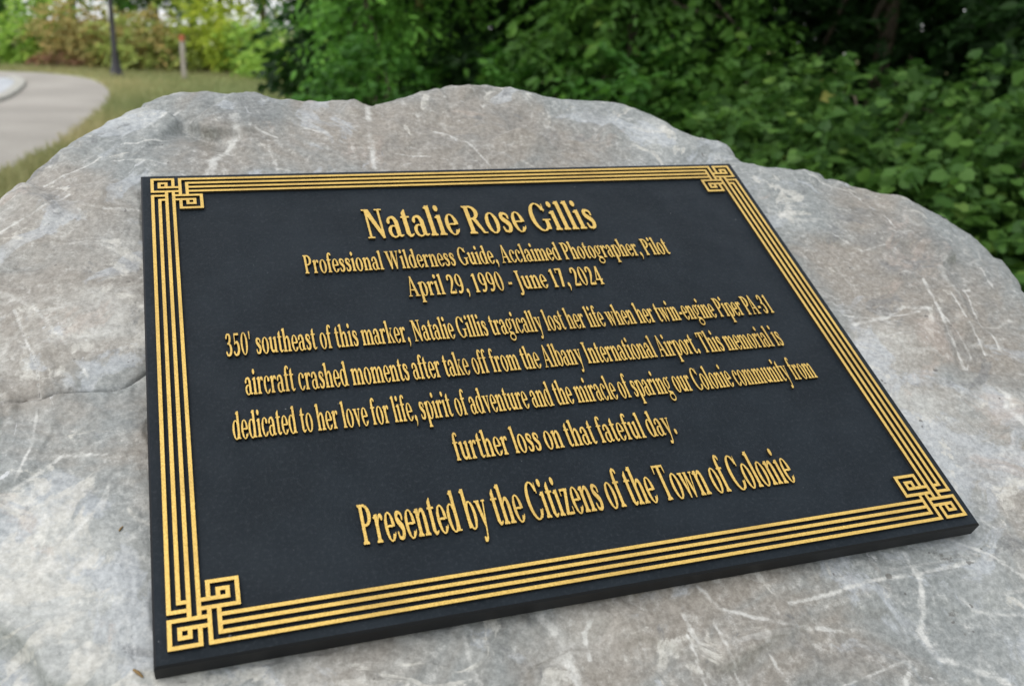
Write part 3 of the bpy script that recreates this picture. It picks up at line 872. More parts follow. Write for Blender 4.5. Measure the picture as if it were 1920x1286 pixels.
mg = NT('lawn', 0.85, 0.2)
v = mg.coord()
c = mg.mix(mg.ramp(mg.noise(v, .22, 4, .6, .5), .36, .64), (.19, .27, .09), (.43, .41, .20))
c = mg.mix(mg.ramp(mg.noise(v, 6, 5, .7), .4, .75, 0, .5), c, (.32, .31, .13))
c = mg.mix(mg.ramp(mg.noise(v, 60, 3, .7), .55, .8, 0, .4), c, (.12, .13, .05))
mg.color(c); mg.bump(mg.noise(v, 90, 4, .7), .7, .03)
S_ = 900
tag(obj('ground', mesh_np('ground', [(-S_, -S_, 0), (S_, -S_, 0), (S_, S_, 0), (-S_, S_, 0)], [(0, 1, 2, 3)], [mg.m])), kind='structure')

ma = NT('asphalt_path', 0.85, 0.25)
v = ma.coord()
c = ma.mix(ma.ramp(ma.noise(v, .6, 4, .6), .35, .7), (.240, .222, .197), (.315, .293, .262))
c = ma.mix(ma.ramp(ma.noise(v, 120, 3, .7), .4, .75, 0, .55), c, (.46, .44, .40))
c = ma.mix(ma.ramp(ma.noise(v, 3, 5, .7), .55, .75, 0, .35), c, (.22, .205, .185))
ma.color(c); ma.bump(ma.noise(v, 160, 3, .7), .5, .006)
mc = NT('concrete', 0.8, 0.3)
v = mc.coord()
mc.color(mc.mix(mc.ramp(mc.noise(v, 5, 5, .65), .3, .7), (.30, .29, .26), (.40, .39, .35)))
mc.bump(mc.noise(v, 80, 4, .7), .4, .004)
mr = NT('road_asphalt', 0.7, 0.4)
v = mr.coord()
mr.color(mr.mix(mr.ramp(mr.noise(v, 1.2, 5, .6), .3, .7), (.34, .36, .385), (.44, .455, .475)))
mr.bump(mr.noise(v, 130, 3, .7), .4, .006)

gp = lambda *px: [ground_at(x, y)[:2] for x, y in px]
edge_r = gp((-260,450),(-130,395),(0,332),(90,284),(150,241),(190,206),(207,181),(201,166),(178,152),(150,145),(110,140),(80,137))
near_l = gp((-900,360),(-500,300),(-200,236),(-60,204),(0,189))
far_pts = gp((40,135.5),(0,134))
path_poly = smooth_poly(edge_r, 8) + far_pts + [(far_pts[-1][0] - 60, far_pts[-1][1] + 2)] + [(-70, 20), (-40, 4)] + [(-12, 2.0)]
ngon('footpath', path_poly, 0.004, ma.m)
# road inside the bend and the kerb round its end
kerb_c = smooth_poly(gp((-420,300),(-200,238),(-60,206),(0,187),(22,175),(35,164),(38,156),(31,150),(20,147)), 8)
road_poly = kerb_c + [(kerb_c[-1][0] - 60, kerb_c[-1][1] + 3), (-75, 20)]
ngon('road', road_poly, 0.008, mr.m)
K = np.array(kerb_c); tan = np.gradient(K, axis=0); tan /= np.linalg.norm(tan, axis=1, keepdims=True)
nrm = np.stack([-tan[:, 1], tan[:, 0]], 1)
prof = [(-.09, 0.0), (-.085, .05), (-.07, .06), (.07, .06), (.085, .05), (.09, 0.0)]
Vk, Fk = [], []
for i in range(len(K)):
    for (a, z) in prof: Vk.append((K[i, 0] + nrm[i, 0] * a, K[i, 1] + nrm[i, 1] * a, z))
for i in range(len(K) - 1):
    for j in range(len(prof) - 1):
        b = i * len(prof) + j
        Fk.append((b, b + 1, b + 1 + len(prof), b + len(prof)))
tag(obj('kerb', mesh_np('kerb', Vk, Fk, [mc.m])), kind='structure')

# ------------------------------------------------------------------ foliage
def leaf_mat(name, cols, transl=0.38, rough=0.55, per_object=False, spec=0.2):
    t = NT(name, rough, spec)
    if per_object: r = t.add('ShaderNodeObjectInfo').outputs['Random']
    else: r = t.attr('lv')
    cr = t.add('ShaderNodeValToRGB')
    el = cr.color_ramp.elements
    while len(el) < len(cols): el.new(0.5)
    for i, (p, c) in enumerate(cols):
        el[i].position = p; el[i].color = (*c, 1)
    t.l.new(r, cr.inputs[0])
    t.color(cr.outputs[0])
    tr = t.add('ShaderNodeBsdfTranslucent'); t.l.new(cr.outputs[0], tr.inputs[0])
    mx = t.add('ShaderNodeMixShader'); mx.inputs[0].default_value = transl
    t.l.new(t.b.outputs[0], mx.inputs[1]); t.l.new(tr.outputs[0], mx.inputs[2])
    t.l.new(mx.outputs[0], t.n['Material Output'].inputs['Surface'])
    return t.m

OVATE = (np.array([(0, 0, 0), (-.24, .30, .05), (-.22, .62, .04), (0, 1, -.08), (.22, .62, .04), (.24, .30, .05), (0, .45, -.03)], float),
         np.array([(0, 6, 1), (1, 6, 2), (2, 6, 3), (3, 6, 4), (4, 6, 5), (5, 6, 0)]))
NARROW = (np.array([(0, 0, 0), (-.13, .45, .03), (0, 1, -.10), (.13, .45, .03)], float), np.array([(0, 3, 1), (1, 3, 2)]))
_a = [(0, 0), (-.26, -.10), (-.46, .12), (-.44, .34), (-.42, .58), (-.20, .76), (0, 1.0), (.20, .76), (.42, .58), (.44, .34), (.46, .12), (.26, -.10)]
LOBED = (np.array([(x, y, .10 * abs(x) - .12 * max(y - .3, 0)) for x, y in _a] + [(0, .35, -.03)], float),
         np.array([(12, (i + 1) % 12, i) for i in range(12)]))

def frames(dirs, ups):
    """rotation matrices whose y is dirs and whose z leans to ups"""
    y = dirs / np.linalg.norm(dirs, axis=1, keepdims=True)
    x = np.cross(y, ups); x /= np.maximum(np.linalg.norm(x, axis=1, keepdims=True), 1e-6)
    z = np.cross(x, y)
    return np.stack([x, y, z], 2)

def leaves_mesh(name, pos, M, size, template, lv, mat):
    T, F = template
    V = np.einsum('nij,kj->nki', M, T) * size[:, None, None] + pos[:, None, :]
    n, k = len(pos), len(T)
    FF = (F[None] + (np.arange(n) * k)[:, None, None]).reshape(-1, F.shape[1])
    return mesh_np(name, V.reshape(-1, 3), FF, [mat], {'lv': np.repeat(lv, k)}, smooth=False)

def twig_leaves(orig, dirs, length, per, size, rng, droop=0.35, spread=0.9):
    """leaves set alternately along arching twigs"""
    n = len(orig)
    t = (np.arange(per) + 0.6) / per
    d = dirs / np.linalg.norm(dirs, axis=1, keepdims=True)
    L = length * rng.uniform(.6, 1.25, n)
    P = orig[:, None, :] + d[:, None, :] * (L[:, None] * t)[:, :, None]
    P[:, :, 2] -= droop * L[:, None] * t[None] ** 2
    side = np.cross(d, (0, 0, 1.0)); side /= np.maximum(np.linalg.norm(side, axis=1, keepdims=True), 1e-6)
    sg = np.where(np.arange(per) % 2 == 0, 1, -1)[None, :, None]
    ld = d[:, None, :] * 0.6 + side[:, None, :] * sg * spread + rng.normal(0, .35, (n, per, 3))
    ld[:, :, 2] -= droop * (0.4 + t)[None]
    up = np.array([0, 0, 1.0])[None, None] + d[:, None, :] * 0.35 + rng.normal(0, .6, (n, per, 3))
    S = size * rng.uniform(.42, 1.35, (n, per))
    return P.reshape(-1, 3), frames(ld.reshape(-1, 3), up.reshape(-1, 3)), S.ravel()

def tube(V, F, pts, rads, n=7):
    base = len(V)
    for i, (p, r) in enumerate(zip(pts, rads)):
        p = np.array(p, float)
        q = np.array(pts[min(i + 1, len(pts) - 1)], float) - np.array(pts[max(i - 1, 0)], float)
        q /= max(np.linalg.norm(q), 1e-9)
        a = np.cross(q, (0.3, 1, 0.2)); a /= np.linalg.norm(a); b = np.cross(q, a)
        for k in range(n):
            th = 2 * math.pi * k / n
            V.append(p + r * (math.cos(th) * a + math.sin(th) * b))
    for i in range(len(pts) - 1):
        for k in range(n):
            F.append((base + i * n + k, base + i * n + (k + 1) % n, base + (i + 1) * n + (k + 1) % n, base + (i + 1) * n + k))

mb = NT('bark', 0.9, 0.2)
v = mb.coord('Object', (1, 1, .25))
mb.color(mb.mix(mb.ramp(mb.noise(v, 22, 6, .7, .6), .35, .7), (.045, .036, .026), (.15, .125, .09)))
mb.bump(mb.noise(v, 30, 6, .7), .9, .02)
mbl = NT('lichen_bark', 0.9, 0.2)
v = mbl.coord('Object', (1, 1, .35))
mbl.color(mbl.mix(mbl.ramp(mbl.noise(v, 9, 6, .7, .6), .4, .62), (.045, .045, .022), (.17, .16, .045)))
mbl.bump(mbl.noise(v, 30, 6, .7), .9, .02)

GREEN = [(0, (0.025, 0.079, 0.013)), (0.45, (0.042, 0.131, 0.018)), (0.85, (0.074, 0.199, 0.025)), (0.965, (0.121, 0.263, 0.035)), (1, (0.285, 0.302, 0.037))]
SHADEGREEN = [(0, (0.008, 0.025, 0.005)), (0.5, (0.013, 0.042, 0.008)), (0.9, (0.025, 0.065, 0.011)), (0.97, (0.049, 0.086, 0.014)), (1, (0.144, 0.122, 0.018))]  # darkened leaves: the shade under the canopy is put into the colour
BRGREEN = [(0, (0.032, 0.086, 0.013)), (0.5, (0.054, 0.138, 0.020)), (0.88, (0.088, 0.193, 0.026)), (0.97, (0.151, 0.243, 0.043)), (1, (0.259, 0.243, 0.038))]
YELLOW = [(0, (0.221, 0.306, 0.038)), (0.5, (0.390, 0.481, 0.051)), (0.85, (0.598, 0.626, 0.069)), (1, (0.650, 0.583, 0.081))]
LIME = [(0, (0.178, 0.321, 0.064)), (0.5, (0.312, 0.505, 0.083)), (0.85, (0.491, 0.650, 0.118)), (1, (0.650, 0.650, 0.140))]
RUST = [(0, (0.210, 0.231, 0.091)), (0.4, (0.370, 0.335, 0.118)), (0.75, (0.531, 0.392, 0.146)), (1, (0.617, 0.428, 0.192))]
OLIVE = [(0, (0.223, 0.287, 0.084)), (0.5, (0.386, 0.461, 0.122)), (0.85, (0.572, 0.623, 0.178)), (1, (0.650, 0.584, 0.193))]
REDBR = [(0, (0.113, 0.101, 0.056)), (0.5, (0.243, 0.139, 0.081)), (1, (0.405, 0.215, 0.127))]
LITGREEN = [(p, tuple(min(v * 2.0, .6) for v in c)) for p, c in BRGREEN]  # brightened copy of the leaf colours: light on the drooping tree painted in
PAL = {k: leaf_mat('leaf_' + k, c) for k, c in dict(green=GREEN, dark=SHADEGREEN, bright=BRGREEN, lit=LITGREEN, yellow=YELLOW, lime=LIME, rust=RUST, olive=OLIVE, redbrown=REDBR).items()}

def crown_points(n, blobs, rng, shell=0.55):
    """points in a set of ellipsoids, crowded to their skins; returns points and outward directions"""
    vol = np.array([b[3] * b[4] * b[5] for b in blobs]) ** 0.67
    k = rng.choice(len(blobs), n, p=vol / vol.sum())
    B = np.array(blobs)[k]
    d = rng.normal(0, 1, (n, 3)); d /= np.linalg.norm(d, axis=1, keepdims=True)
    r = shell + (1 - shell) * rng.random(n) ** 0.6
    lump = 1 + 0.18 * vnoise(d * 1.0 + B[:, :3], 2.6, 3)
    return B[:, :3] + d * (r * lump)[:, None] * B[:, 3:6], d

def tree(name, label, base, blobs, ntw, per, tw_len, size, pal, seed, template=OVATE, trunk_r=.09, trunk_top=None,
         group=None, droop=.35, cat='tree', bark=None, lean=(0, 0), crown_name='crown', shell=.5, nlimb=9):
    rng = np.random.default_rng(seed)
    base = np.array([base[0], base[1], 0.0])
    root = empty(name, base)
    tag(root, label, cat, group)
    bl = [(b[0] - base[0], b[1] - base[1], b[2], b[3], b[4], b[5]) for b in blobs]
    cz = np.array([np.mean([b[0] for b in bl]), np.mean([b[1] for b in bl]), np.mean([b[2] for b in bl])])
    V, F = [], []
    top = np.array(trunk_top) - base if trunk_top is not None else cz
    pts = [np.array([0, 0, -0.05])]
    for i in range(1, 8):
        t = i / 7
        pts.append(top * t + np.array([lean[0] * math.sin(t * 5) * .4, lean[1] * math.sin(t * 4) * .4, 0]) + np.append(rng.normal(0, trunk_r * .25, 2), 0))
    tube(V, F, pts, [trunk_r * (1.35 if i == 0 else 1) * (1 - .72 * i / 7) for i in range(8)], 9)
    for i in range(nlimb):
        b = bl[rng.integers(len(bl))]
        s_ = pts[rng.integers(2, 8)]
        d = rng.normal(0, 1, 3); d /= np.linalg.norm(d)
        e = np.array(b[:3]) + d * np.array(b[3:6]) * .75
        mid_ = (s_ + e) / 2 + rng.normal(0, .12, 3) + np.array([0, 0, .15 * np.linalg.norm(e - s_)])
        tube(V, F, [s_, s_ * .5 + mid_ * .5 + np.array([0, 0, .03]), mid_, mid_ * .45 + e * .55, e], [trunk_r * .42, trunk_r * .33, trunk_r * .24, trunk_r * .15, trunk_r * .06], 6)
    obj('trunk', mesh_np('trunk', V, F, [bark or mb.m], smooth=True), root)
    P, D = crown_points(ntw, bl, rng, shell)
    D = D * np.array([1, 1, .6]) + rng.normal(0, .45, D.shape)
    LP, LM, LS = twig_leaves(P, D, tw_len, per, size, rng, droop)
    ok = LP[:, 2] > 0.02
    LP, LM, LS = LP[ok], LM[ok], LS[ok]
    lv = np.clip(rng.beta(2.2, 2.6, len(LP)) * .75 + .25 * (.5 + .5 * vnoise(LP, 3.1, seed)) + .05 * rng.normal(0, 1, len(LP)), 0, 1)
    o = obj(crown_name, leaves_mesh(crown_name, LP, LM, LS, template, lv, PAL[pal]), root)
    tag(o, kind='stuff')
    return root, LP + base, LM, LS

# --- the wall of trees behind the boulder on the right
def blob(x, y, dist, rx, ry, rz):
    p = at(x, y, dist)
    return (p[0], p[1], p[2], rx, ry, rz)

near = 'trees and bushes behind the boulder'
b0 = at(660, 150, 9.0)
tree('leafy_tree', 'leafy mid-green tree with drooping branches at the edge of the open lawn', b0,
     [blob(710, 50, 8.8, .38, .6, .70), blob(672, 80, 9.0, .24, .5, .55), blob(740, -170, 9.2, .8, 1.0, 1.1), blob(710, 140, 8.8, .32, .5, .36), blob(720, -560, 9.6, 1.2, 1.4, 1.3)],
     1500, 11, .42, .085, 'lit', 21, group=near, droop=.55, trunk_r=.10)
b0 = at(790, 150, 9.8)
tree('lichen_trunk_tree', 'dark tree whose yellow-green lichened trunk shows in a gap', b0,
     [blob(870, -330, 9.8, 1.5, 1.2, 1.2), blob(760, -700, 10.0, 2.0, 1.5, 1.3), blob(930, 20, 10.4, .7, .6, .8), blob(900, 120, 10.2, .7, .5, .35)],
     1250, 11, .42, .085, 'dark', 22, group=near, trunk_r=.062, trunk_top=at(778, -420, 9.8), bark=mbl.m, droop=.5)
b0 = at(1190, 220, 7.6)
tree('bright_tree', 'bright green tree with long leaves hanging low over the boulder top', b0,
     [blob(1130, 90, 7.3, .48, .6, .55), blob(1250, 60, 7.2, .62, .6, .62), blob(1330, 120, 7.2, .38, .5, .5), blob(1060, 30, 7.6, .34, .5, .4), blob(1200, -260, 7.6, 1.1, 1.0, .95), blob(1150, -760, 8.0, 1.5, 1.4, 1.3)],
     1600, 11, .42, .092, 'bright', 23, group=near, droop=.6, trunk_r=.08)
b0 = at(1640, 230, 9.2)
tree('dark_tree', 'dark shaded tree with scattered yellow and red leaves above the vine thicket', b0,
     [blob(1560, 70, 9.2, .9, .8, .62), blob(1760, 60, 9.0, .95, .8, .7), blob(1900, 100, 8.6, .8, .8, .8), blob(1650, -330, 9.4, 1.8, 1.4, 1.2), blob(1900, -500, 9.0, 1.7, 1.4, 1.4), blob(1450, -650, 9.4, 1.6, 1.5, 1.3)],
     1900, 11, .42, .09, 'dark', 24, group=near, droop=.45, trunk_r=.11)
b0 = at(2200, 260, 7.0)  # unseen tree outside the frame, added to block light and cast shade
tree('unseen_tree', 'dark tree out of view past the end of the thicket, there to block light', b0,
     [blob(2150, 0, 7.0, .9, .9, 1.0), blob(2200, -700, 7.2, 1.6, 1.5, 1.6), blob(2500, 100, 6.2, 1.0, 1.0, 1.2)],
     900, 11, .42, .10, 'dark', 25, group=near, trunk_r=.11)
# the wood's interior behind them
back = 'trees of the wood behind the thicket'
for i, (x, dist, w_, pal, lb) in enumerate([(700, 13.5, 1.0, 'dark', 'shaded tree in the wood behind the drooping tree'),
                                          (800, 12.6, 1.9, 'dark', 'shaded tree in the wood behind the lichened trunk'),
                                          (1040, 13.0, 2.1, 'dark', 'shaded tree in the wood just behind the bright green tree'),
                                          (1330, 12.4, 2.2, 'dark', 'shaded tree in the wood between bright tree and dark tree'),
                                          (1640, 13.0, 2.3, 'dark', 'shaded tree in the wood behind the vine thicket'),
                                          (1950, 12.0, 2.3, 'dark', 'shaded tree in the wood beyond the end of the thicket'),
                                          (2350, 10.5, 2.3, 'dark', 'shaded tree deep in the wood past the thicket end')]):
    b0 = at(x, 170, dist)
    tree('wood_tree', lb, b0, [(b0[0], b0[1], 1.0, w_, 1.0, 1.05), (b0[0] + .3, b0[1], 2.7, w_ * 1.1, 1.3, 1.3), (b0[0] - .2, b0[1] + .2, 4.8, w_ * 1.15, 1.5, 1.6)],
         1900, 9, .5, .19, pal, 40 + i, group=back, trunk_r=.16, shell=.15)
# low bushes under the trees, behind the crest of the boulder
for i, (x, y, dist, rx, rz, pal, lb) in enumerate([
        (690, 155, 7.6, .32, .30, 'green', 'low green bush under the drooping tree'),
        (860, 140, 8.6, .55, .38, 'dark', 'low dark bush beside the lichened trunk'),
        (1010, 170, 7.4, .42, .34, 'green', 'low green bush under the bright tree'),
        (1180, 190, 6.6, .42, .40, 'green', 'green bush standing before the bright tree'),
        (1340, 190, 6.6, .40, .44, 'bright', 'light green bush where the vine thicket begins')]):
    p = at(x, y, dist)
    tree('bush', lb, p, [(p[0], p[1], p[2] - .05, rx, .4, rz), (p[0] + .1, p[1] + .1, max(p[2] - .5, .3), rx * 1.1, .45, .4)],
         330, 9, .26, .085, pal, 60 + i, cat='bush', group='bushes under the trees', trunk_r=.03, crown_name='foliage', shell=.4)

# vine thicket on the right: broad lobed leaves, its front leaves are pieces of their own
m_vleaf = leaf_mat('vine_leaf', [(0, (.030, .080, .016)), (.4, (.055, .130, .024)), (.8, (.095, .195, .036)), (.95, (.16, .26, .05)), (1, (.28, .27, .07))], per_object=True)
PAL['vine'] = leaf_mat('leaf_vine', [(0, (.020, .055, .012)), (.4, (.045, .110, .020)), (.75, (.085, .180, .032)), (.95, (.15, .25, .05)), (1, (.26, .26, .06))])
leaf_me = mesh_np('leaf', LOBED[0], LOBED[1], [m_vleaf])
vines = [
    ('vine thicket of broad leaves just behind the notch in the boulder', [blob(1430, 262, 5.6, .42, .5, .24), blob(1520, 250, 5.9, .42, .5, .30), blob(1460, 330, 5.3, .42, .5, .18)], 31),
    ('vine thicket of broad leaves along the middle of the boulder shoulder', [blob(1640, 300, 5.3, .50, .5, .26), blob(1740, 290, 5.6, .50, .5, .30), blob(1700, 370, 5.0, .50, .5, .22), blob(1600, 230, 6.2, .5, .5, .3)], 32),
    ('vine thicket of broad leaves reaching lowest beside the boulder shoulder', [blob(1850, 380, 4.9, .50, .5, .30), blob(1900, 470, 4.7, .45, .5, .25), blob(1960, 330, 5.2, .5, .5, .35), blob(1860, 250, 5.9, .5, .5, .32), blob(1990, 500, 4.5, .5, .5, .3)], 33)]
for lb, bl, sd_ in vines:
    base = (np.mean([b[0] for b in bl]), np.mean([b[1] for b in bl]) + .15)
    rc = np.random.default_rng(sd_ + 7)
    lumps = []
    for b in bl:
        for _ in range(7):
            d = rc.normal(0, 1, 3); d /= np.linalg.norm(d)
            r_ = rc.uniform(.13, .24)
            lumps.append((b[0] + d[0] * b[3] * .9, b[1] + d[1] * b[4] * .8 - .05, b[2] + abs(d[2]) * b[5] * .9, r_ * 1.2, r_, r_ * .8))
    bl = lumps + [(b[0], b[1] + .12, b[2] - .1, b[3] * .8, b[4] * .7, b[5] * .6) for b in bl]
    root, LP, LM, LS = tree('vine_thicket', lb, base, bl + [(b[0], b[1] + .1, max(b[2] - .45, .22), b[3], b[4], .40) for b in bl], 1500, 6, .20, .060, 'vine', sd_,
         template=LOBED, cat='vine', group='vine thickets beside the boulder', trunk_r=.025, crown_name='foliage', shell=.55, droop=.25)
    rng = np.random.default_rng(sd_ + 100)
    P, D = crown_points(90, bl, rng, .95)
    c_ = np.array([b[:3] for b in bl]).mean(0)
    tocam = CAM - P; tocam /= np.linalg.norm(tocam, axis=1, keepdims=True)
    D2 = D * .6 + tocam * .9 + np.array([0, 0, .5])
    cpos = P + tocam * .12
    b0v = np.array([base[0], base[1], 0])
    ld = rng.normal(0, 1, P.shape) + np.array([0, 0, -.5])
    M = frames(ld, D2 + rng.normal(0, .35, P.shape))
    for k in range(len(P)):
        o = bpy.data.objects.new('leaf', leaf_me); link(o, root)
        m4 = np.eye(4); m4[:3, :3] = M[k] * float(rng.uniform(.045, .078)); m4[:3, 3] = cpos[k] - b0v
        o.matrix_local = Matrix(m4.tolist())

# --- autumn hedge and trees across the lawn on the left
hed = 'autumn shrubs beyond the path'
shr = [  # x, ybase, dist, half width m, height m, palette, label
    (-60, 136, 41, 1.6, 2.4, 'lime', 'lime green shrub beyond the road, past the kerb end'),
    (30, 136, 40, 1.3, 1.7, 'lime', 'low yellow-green shrub behind the far edge of the road'),
    (85, 137, 40, 1.0, 2.9, 'lime', 'tall lime green shrub behind the far bend of the path'),
    (125, 139, 39, 1.1, 2.1, 'rust', 'rust brown shrub behind the bend of the path'),
    (165, 142, 38, 1.0, 2.6, 'rust', 'tall rust coloured shrub between the path bend and the lamp post'),
    (190, 143, 38, .8, 1.7, 'rust', 'small rust shrub standing right behind the lamp post'),
    (240, 146, 37, 1.0, 1.9, 'olive', 'olive brown shrub between lamp post and wooden stake'),
    (285, 147, 37, 1.0, 2.0, 'rust', 'russet shrub next to the wooden stake'),
    (330, 148, 37, .9, 1.6, 'olive', 'olive shrub right behind the wooden stake'),
    (385, 149, 37, 1.0, 2.6, 'yellow', 'bright yellow-green shrub past the wooden stake'),
    (430, 150, 37, 1.0, 2.4, 'yellow', 'second yellow shrub, with rusty low growth at its foot'),
    (480, 153, 36, .9, 1.8, 'lime', 'lime shrub on the lawn edge near the dark trees'),
    (520, 158, 33, .9, 1.3, 'lime', 'low green shrub where the lawn meets the dark trees'),
    (560, 156, 34, 1.2, 2.4, 'green', 'green shrub half hidden by the drooping tree')]
for i, (x, y, dist, w_, h_, pal, lb) in enumerate(shr):
    dist = dist * .69 + .6; w_ *= .72; h_ *= .72
    p = at(x, y, dist)
    tree('autumn_shrub', lb, p, [(p[0], p[1], h_ * .55, w_, .9, h_ * .5), (p[0] - w_ * .4, p[1], h_ * .35, w_ * .7, .8, h_ * .36), (p[0] + w_ * .45, p[1] - .2, h_ * .35, w_ * .7, .8, h_ * .36)],
         330, 9, .34, .115, pal, 80 + i, template=OVATE, cat='shrub', group=hed, trunk_r=.05, crown_name='foliage', shell=.45, nlimb=5)
for i, (x, w_, h_, lb) in enumerate([(110, .9, .55, 'low red-brown undergrowth at the foot of the rust brown shrub'), (262, 1.0, .5, 'low red-brown undergrowth between lamp post and stake'),
                                    (380, .8, .5, 'low red undergrowth before the bright yellow shrub'), (440, .9, .7, 'reddish clump of undergrowth at the foot of the second yellow shrub')]):
    p = at(x, 146, 26.2); w_ *= .72; h_ *= .72
    tree('undergrowth', lb, p, [(p[0], p[1], h_ * .45, w_, .4, h_ * .5)], 120, 8, .22, .095, 'redbrown', 110 + i, cat='shrub', group='red undergrowth at the foot of the shrubs', trunk_r=.02, crown_name='foliage', nlimb=3)
ft = 'trees beyond the autumn shrubs'
for i, (x, dist, w_, pal, lb) in enumerate([
        (-40, 46, 2.6, 'green', 'deep green tree behind the road end'), (20, 47, 2.2, 'green', 'green tree over the far road edge'), (90, 50, 2.2, 'lime', 'yellow-green tree over the path bend'),
        (150, 52, 2.0, 'rust', 'thin russet tree with sky showing through it'), (235, 46, 2.2, 'green', 'green tree behind the lamp post'),
        (300, 46, 2.2, 'lime', 'lime tree behind the wooden stake'), (365, 47, 1.8, 'green', 'green tree over the yellow shrubs'), (420, 46, 2.2, 'yellow', 'yellowing tree over the yellow shrubs'),
        (500, 50, 1.8, 'rust', 'thin russet tree with bright sky gaps beside the dark trees'), (570, 44, 2.2, 'green', 'green tree behind the drooping tree')]):
    dist = dist * .72; w_ *= .8
    b0 = at(x, 130, dist)
    thin = 'sky' in lb
    tree('far_tree', lb, b0, [(b0[0], b0[1], 2.9, w_ * .9, 1.3, 1.5), (b0[0] + .5, b0[1], 5.6, w_ * 1.1, 1.5, 2.0), (b0[0] - .6, b0[1] + .3, 7.8, w_ * .9, 1.4, 1.6)],
         300 if thin else 760, 9, .8,   .17 if thin else .20, pal, 130 + i, group=ft, trunk_r=.14, shell=.4, nlimb=12)

# --- grass on the lawn that the boulder leaves in view
rng = np.random.default_rng(5)
pts = []
px_ = rng.uniform(-60, 620, 60000); py_ = 128 + 330 * rng.random(60000) ** 1.6
from_path = np.array(smooth_poly(edge_r, 8))
def inside(P, poly):
    poly = np.array(poly); r = np.zeros(len(P), bool)
    for a, b in zip(poly, np.roll(poly, -1, 0)):
        cr = (a[1] > P[:, 1]) != (b[1] > P[:, 1])
        r ^= cr & (P[:, 0] < a[0] + (P[:, 1] - a[1]) * (b[0] - a[0]) / ((b[1] - a[1]) if abs(b[1] - a[1]) > 1e-9 else 1e-9))
    return r
GPT = np.array([ground_at(x, y) for x, y in zip(px_, py_)])
GPT = GPT[(GPT[:, 1] < 37) & ~inside(GPT, path_poly) & ~inside(GPT, road_poly)]
n = len(GPT)
dirs = rng.normal(0, .45, (n, 3)) + np.array([0, 0, 1.0])
Mg = frames(dirs, rng.normal(0, 1, (n, 3)))
BLADE = (np.array([(-.07, 0, 0), (.07, 0, 0), (.03, .6, .05), (0, 1, .16), (-.03, .6, .05)], float), np.array([(0, 1, 2), (0, 2, 4), (4, 2, 3)]))
dd = np.linalg.norm(GPT - CAM, axis=1)
PAL['grass'] = leaf_mat('grass_blade', [(0, (.20, .24, .10)), (.5, (.31, .31, .14)), (.8, (.44, .39, .20)), (1, (.54, .47, .29))])
lv = np.clip(.5 + .5 * fbm(GPT, .28, 3, 15) + rng.normal(0, .12, n), 0, 1)
tag(obj('grass', leaves_mesh('grass', GPT, Mg, rng.uniform(.05, .10, n) * (1 + dd / 30), BLADE, lv, PAL['grass'])),
    'short green and straw coloured lawn grass between path and boulder', 'grass', kind='stuff')

# ------------------------------------------------------------------ lamp post and stake
def lathe(name, prof, mat, n=20, parent=None, loc=(0, 0, 0), smooth=True):
    V, F = [], []
    for r, z in prof:
        for k in range(n):
            th = 2 * math.pi * k / n
            V.append((r * math.cos(th), r * math.sin(th), z))
    for i in range(len(prof) - 1):
        for k in range(n):
            F.append((i * n + k, i * n + (k + 1) % n, (i + 1) * n + (k + 1) % n, (i + 1) * n + k))
    o = obj(name, mesh_np(name, V, F, [mat], smooth=smooth), parent)
    o.location = loc
    return o
mlp = NT('black_metal', 0.45, 0.5); mlp.color((.022, .020, .022))
mwh = NT('white_sticker', 0.5, 0.4); mwh.color((.72, .71, .66))
mgl = NT('lamp_glass', 0.25, 0.5); mgl.color((.75, .75, .72))
lb = ground_at(219, 145)
lamp = empty('lamp_post', lb)
tag(lamp, 'black lamp post with flared base standing on the lawn beside the path bend', 'lamp post')
lathe('base', [(.0, .0), (.155, .0), (.155, .05), (.135, .07), (.125, .17), (.10, .22), (.085, .34), (.07, .46)], mlp.m, 20, lamp)
lathe('pole', [(.060, .45), (.066, .50), (.056, .54), (.052, 1.8), (.046, 3.4), (.065, 3.42), (.065, 3.5), (.04, 3.54), (.0, 3.55)], mlp.m, 20, lamp)
lathe('lantern', [(.06, 3.52), (.12, 3.60), (.19, 3.95), (.20, 4.0)], mgl.m, 12, lamp)
lathe('lantern_cap', [(.22, 4.0), (.18, 4.08), (.06, 4.2), (.02, 4.3), (0, 4.32)], mlp.m, 12, lamp)
# the white number plate strapped to the side of the pole
zt = at(202, 27, np.hypot(lb[0], lb[1]))[2]
Vs, Fs = [], []
for k in range(7):
    th = math.radians(150 + k * 18)
    for z in (zt - .16, zt + .16):
        Vs.append((.070 * math.cos(th) - .012, .070 * math.sin(th), z))
for k in range(6): Fs.append((2 * k, 2 * k + 2, 2 * k + 3, 2 * k + 1))
pt = obj('pole_plate', mesh_np('pole_plate', Vs, Fs, [mwh.m], smooth=True), lamp)
pt['label'] = 'small white plate wrapped round the pole'
sm = pt.modifiers.new('thick', 'SOLIDIFY'); sm.thickness = .006; sm.offset = 1

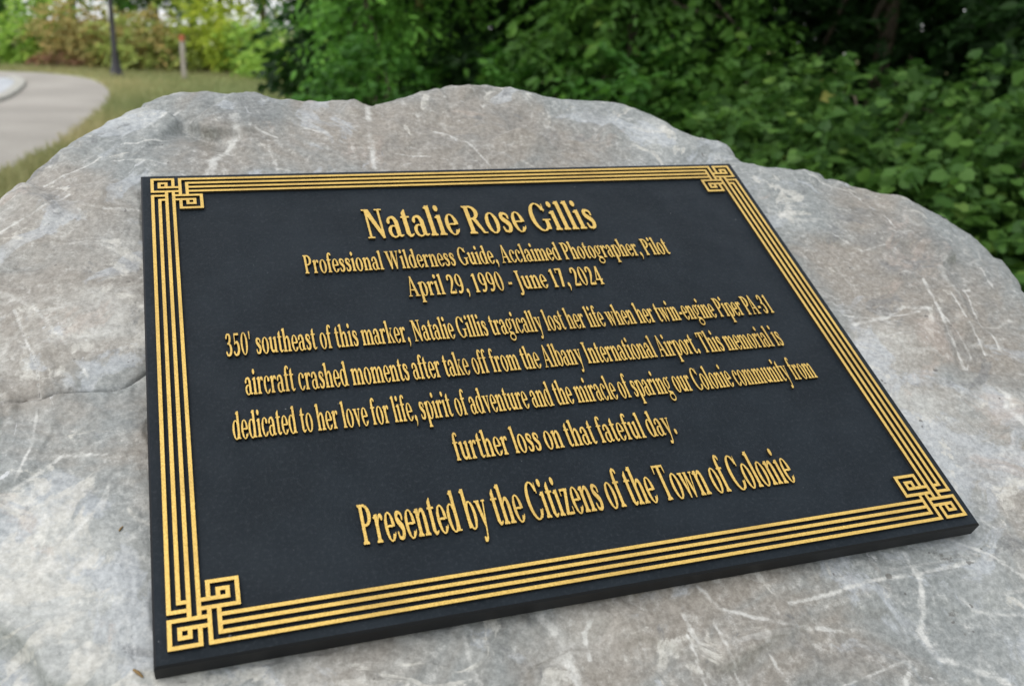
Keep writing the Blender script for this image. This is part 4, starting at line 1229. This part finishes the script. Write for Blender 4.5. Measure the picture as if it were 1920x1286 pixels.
mst = NT('weathered_wood', 0.85, 0.2)
v = mst.coord('Object', (1, 1, .12))
mst.color(mst.mix(mst.ramp(mst.noise(v, 25, 5, .7), .3, .7), (.27, .235, .195), (.42, .385, .34)))
mor = NT('orange_paint', 0.6, 0.3); mor.color((.40, .13, .06))
sb = ground_at(346, 152)
stake = empty('wooden_stake', sb)
tag(stake, 'pale weathered wooden stake with an orange painted top on the lawn', 'stake')
ds = np.hypot(sb[0], sb[1])
z1 = at(344, 78, ds)[2]; z2 = at(343, 66, ds)[2]
def post(name, hw, za, zb, mat, cap=False):
    bm = bmesh.new()
    bmesh.ops.create_cube(bm, size=1)
    for vv in bm.verts: vv.co = (vv.co.x * 2 * hw, vv.co.y * 2 * hw, za if vv.co.z < 0 else zb)
    bmesh.ops.bevel(bm, geom=bm.edges[:], offset=.008, segments=2, affect='EDGES')
    me = bpy.data.meshes.new(name); bm.to_mesh(me); bm.free(); me.materials.append(mat)
    return obj(name, me, stake)
post('post', .046, -.02, z1, mst.m)
post('painted_top', .050, z1, z2, mor.m)

# ------------------------------------------------------------------ bits lying on the stone
from mathutils.bvhtree import BVHTree
bvh = BVHTree.FromPolygons([tuple(p) for p in PB[(np.arange(len(PB)) % nr) < NIN + NCAP + NARC].tolist()] if False else PB.tolist(), FB.tolist())
def on_rock(x, y):
    d = Rinv @ ray(x, y)
    h = bvh.ray_cast(Vector(CAM_L), Vector(d))
    return h[0], h[1]
mtw = NT('dry_twig', 0.8, 0.2); mtw.color((.20, .13, .055))
for (x0, y0, x1, y1, r, lb_) in [(250, 1256, 268, 1270, .0011, 'short yellow-brown twig on the stone near the plaque corner'), (223, 996, 231, 987, .0007, 'tiny curled brown stem on the stone beside the plaque')]:
    a, na = on_rock(x0, y0); b, nb = on_rock(x1, y1)
    if a is None or b is None: continue
    V, F = [], []
    p0 = FRAME @ (a + na * r * .7); p1 = FRAME @ (b + nb * r * .7); pm = (p0 + p1) / 2 + (FRAME.to_3x3() @ na) * r * .8
    tube(V, F, [np.array(p0) - np.array(p0), np.array(pm - p0), np.array(p1 - p0)], [r * .6, r, r * .45], 6)
    o = obj('twig', mesh_np('twig', V, F, [mtw.m], smooth=True)); o.location = p0
    tag(o, lb_, 'twig')
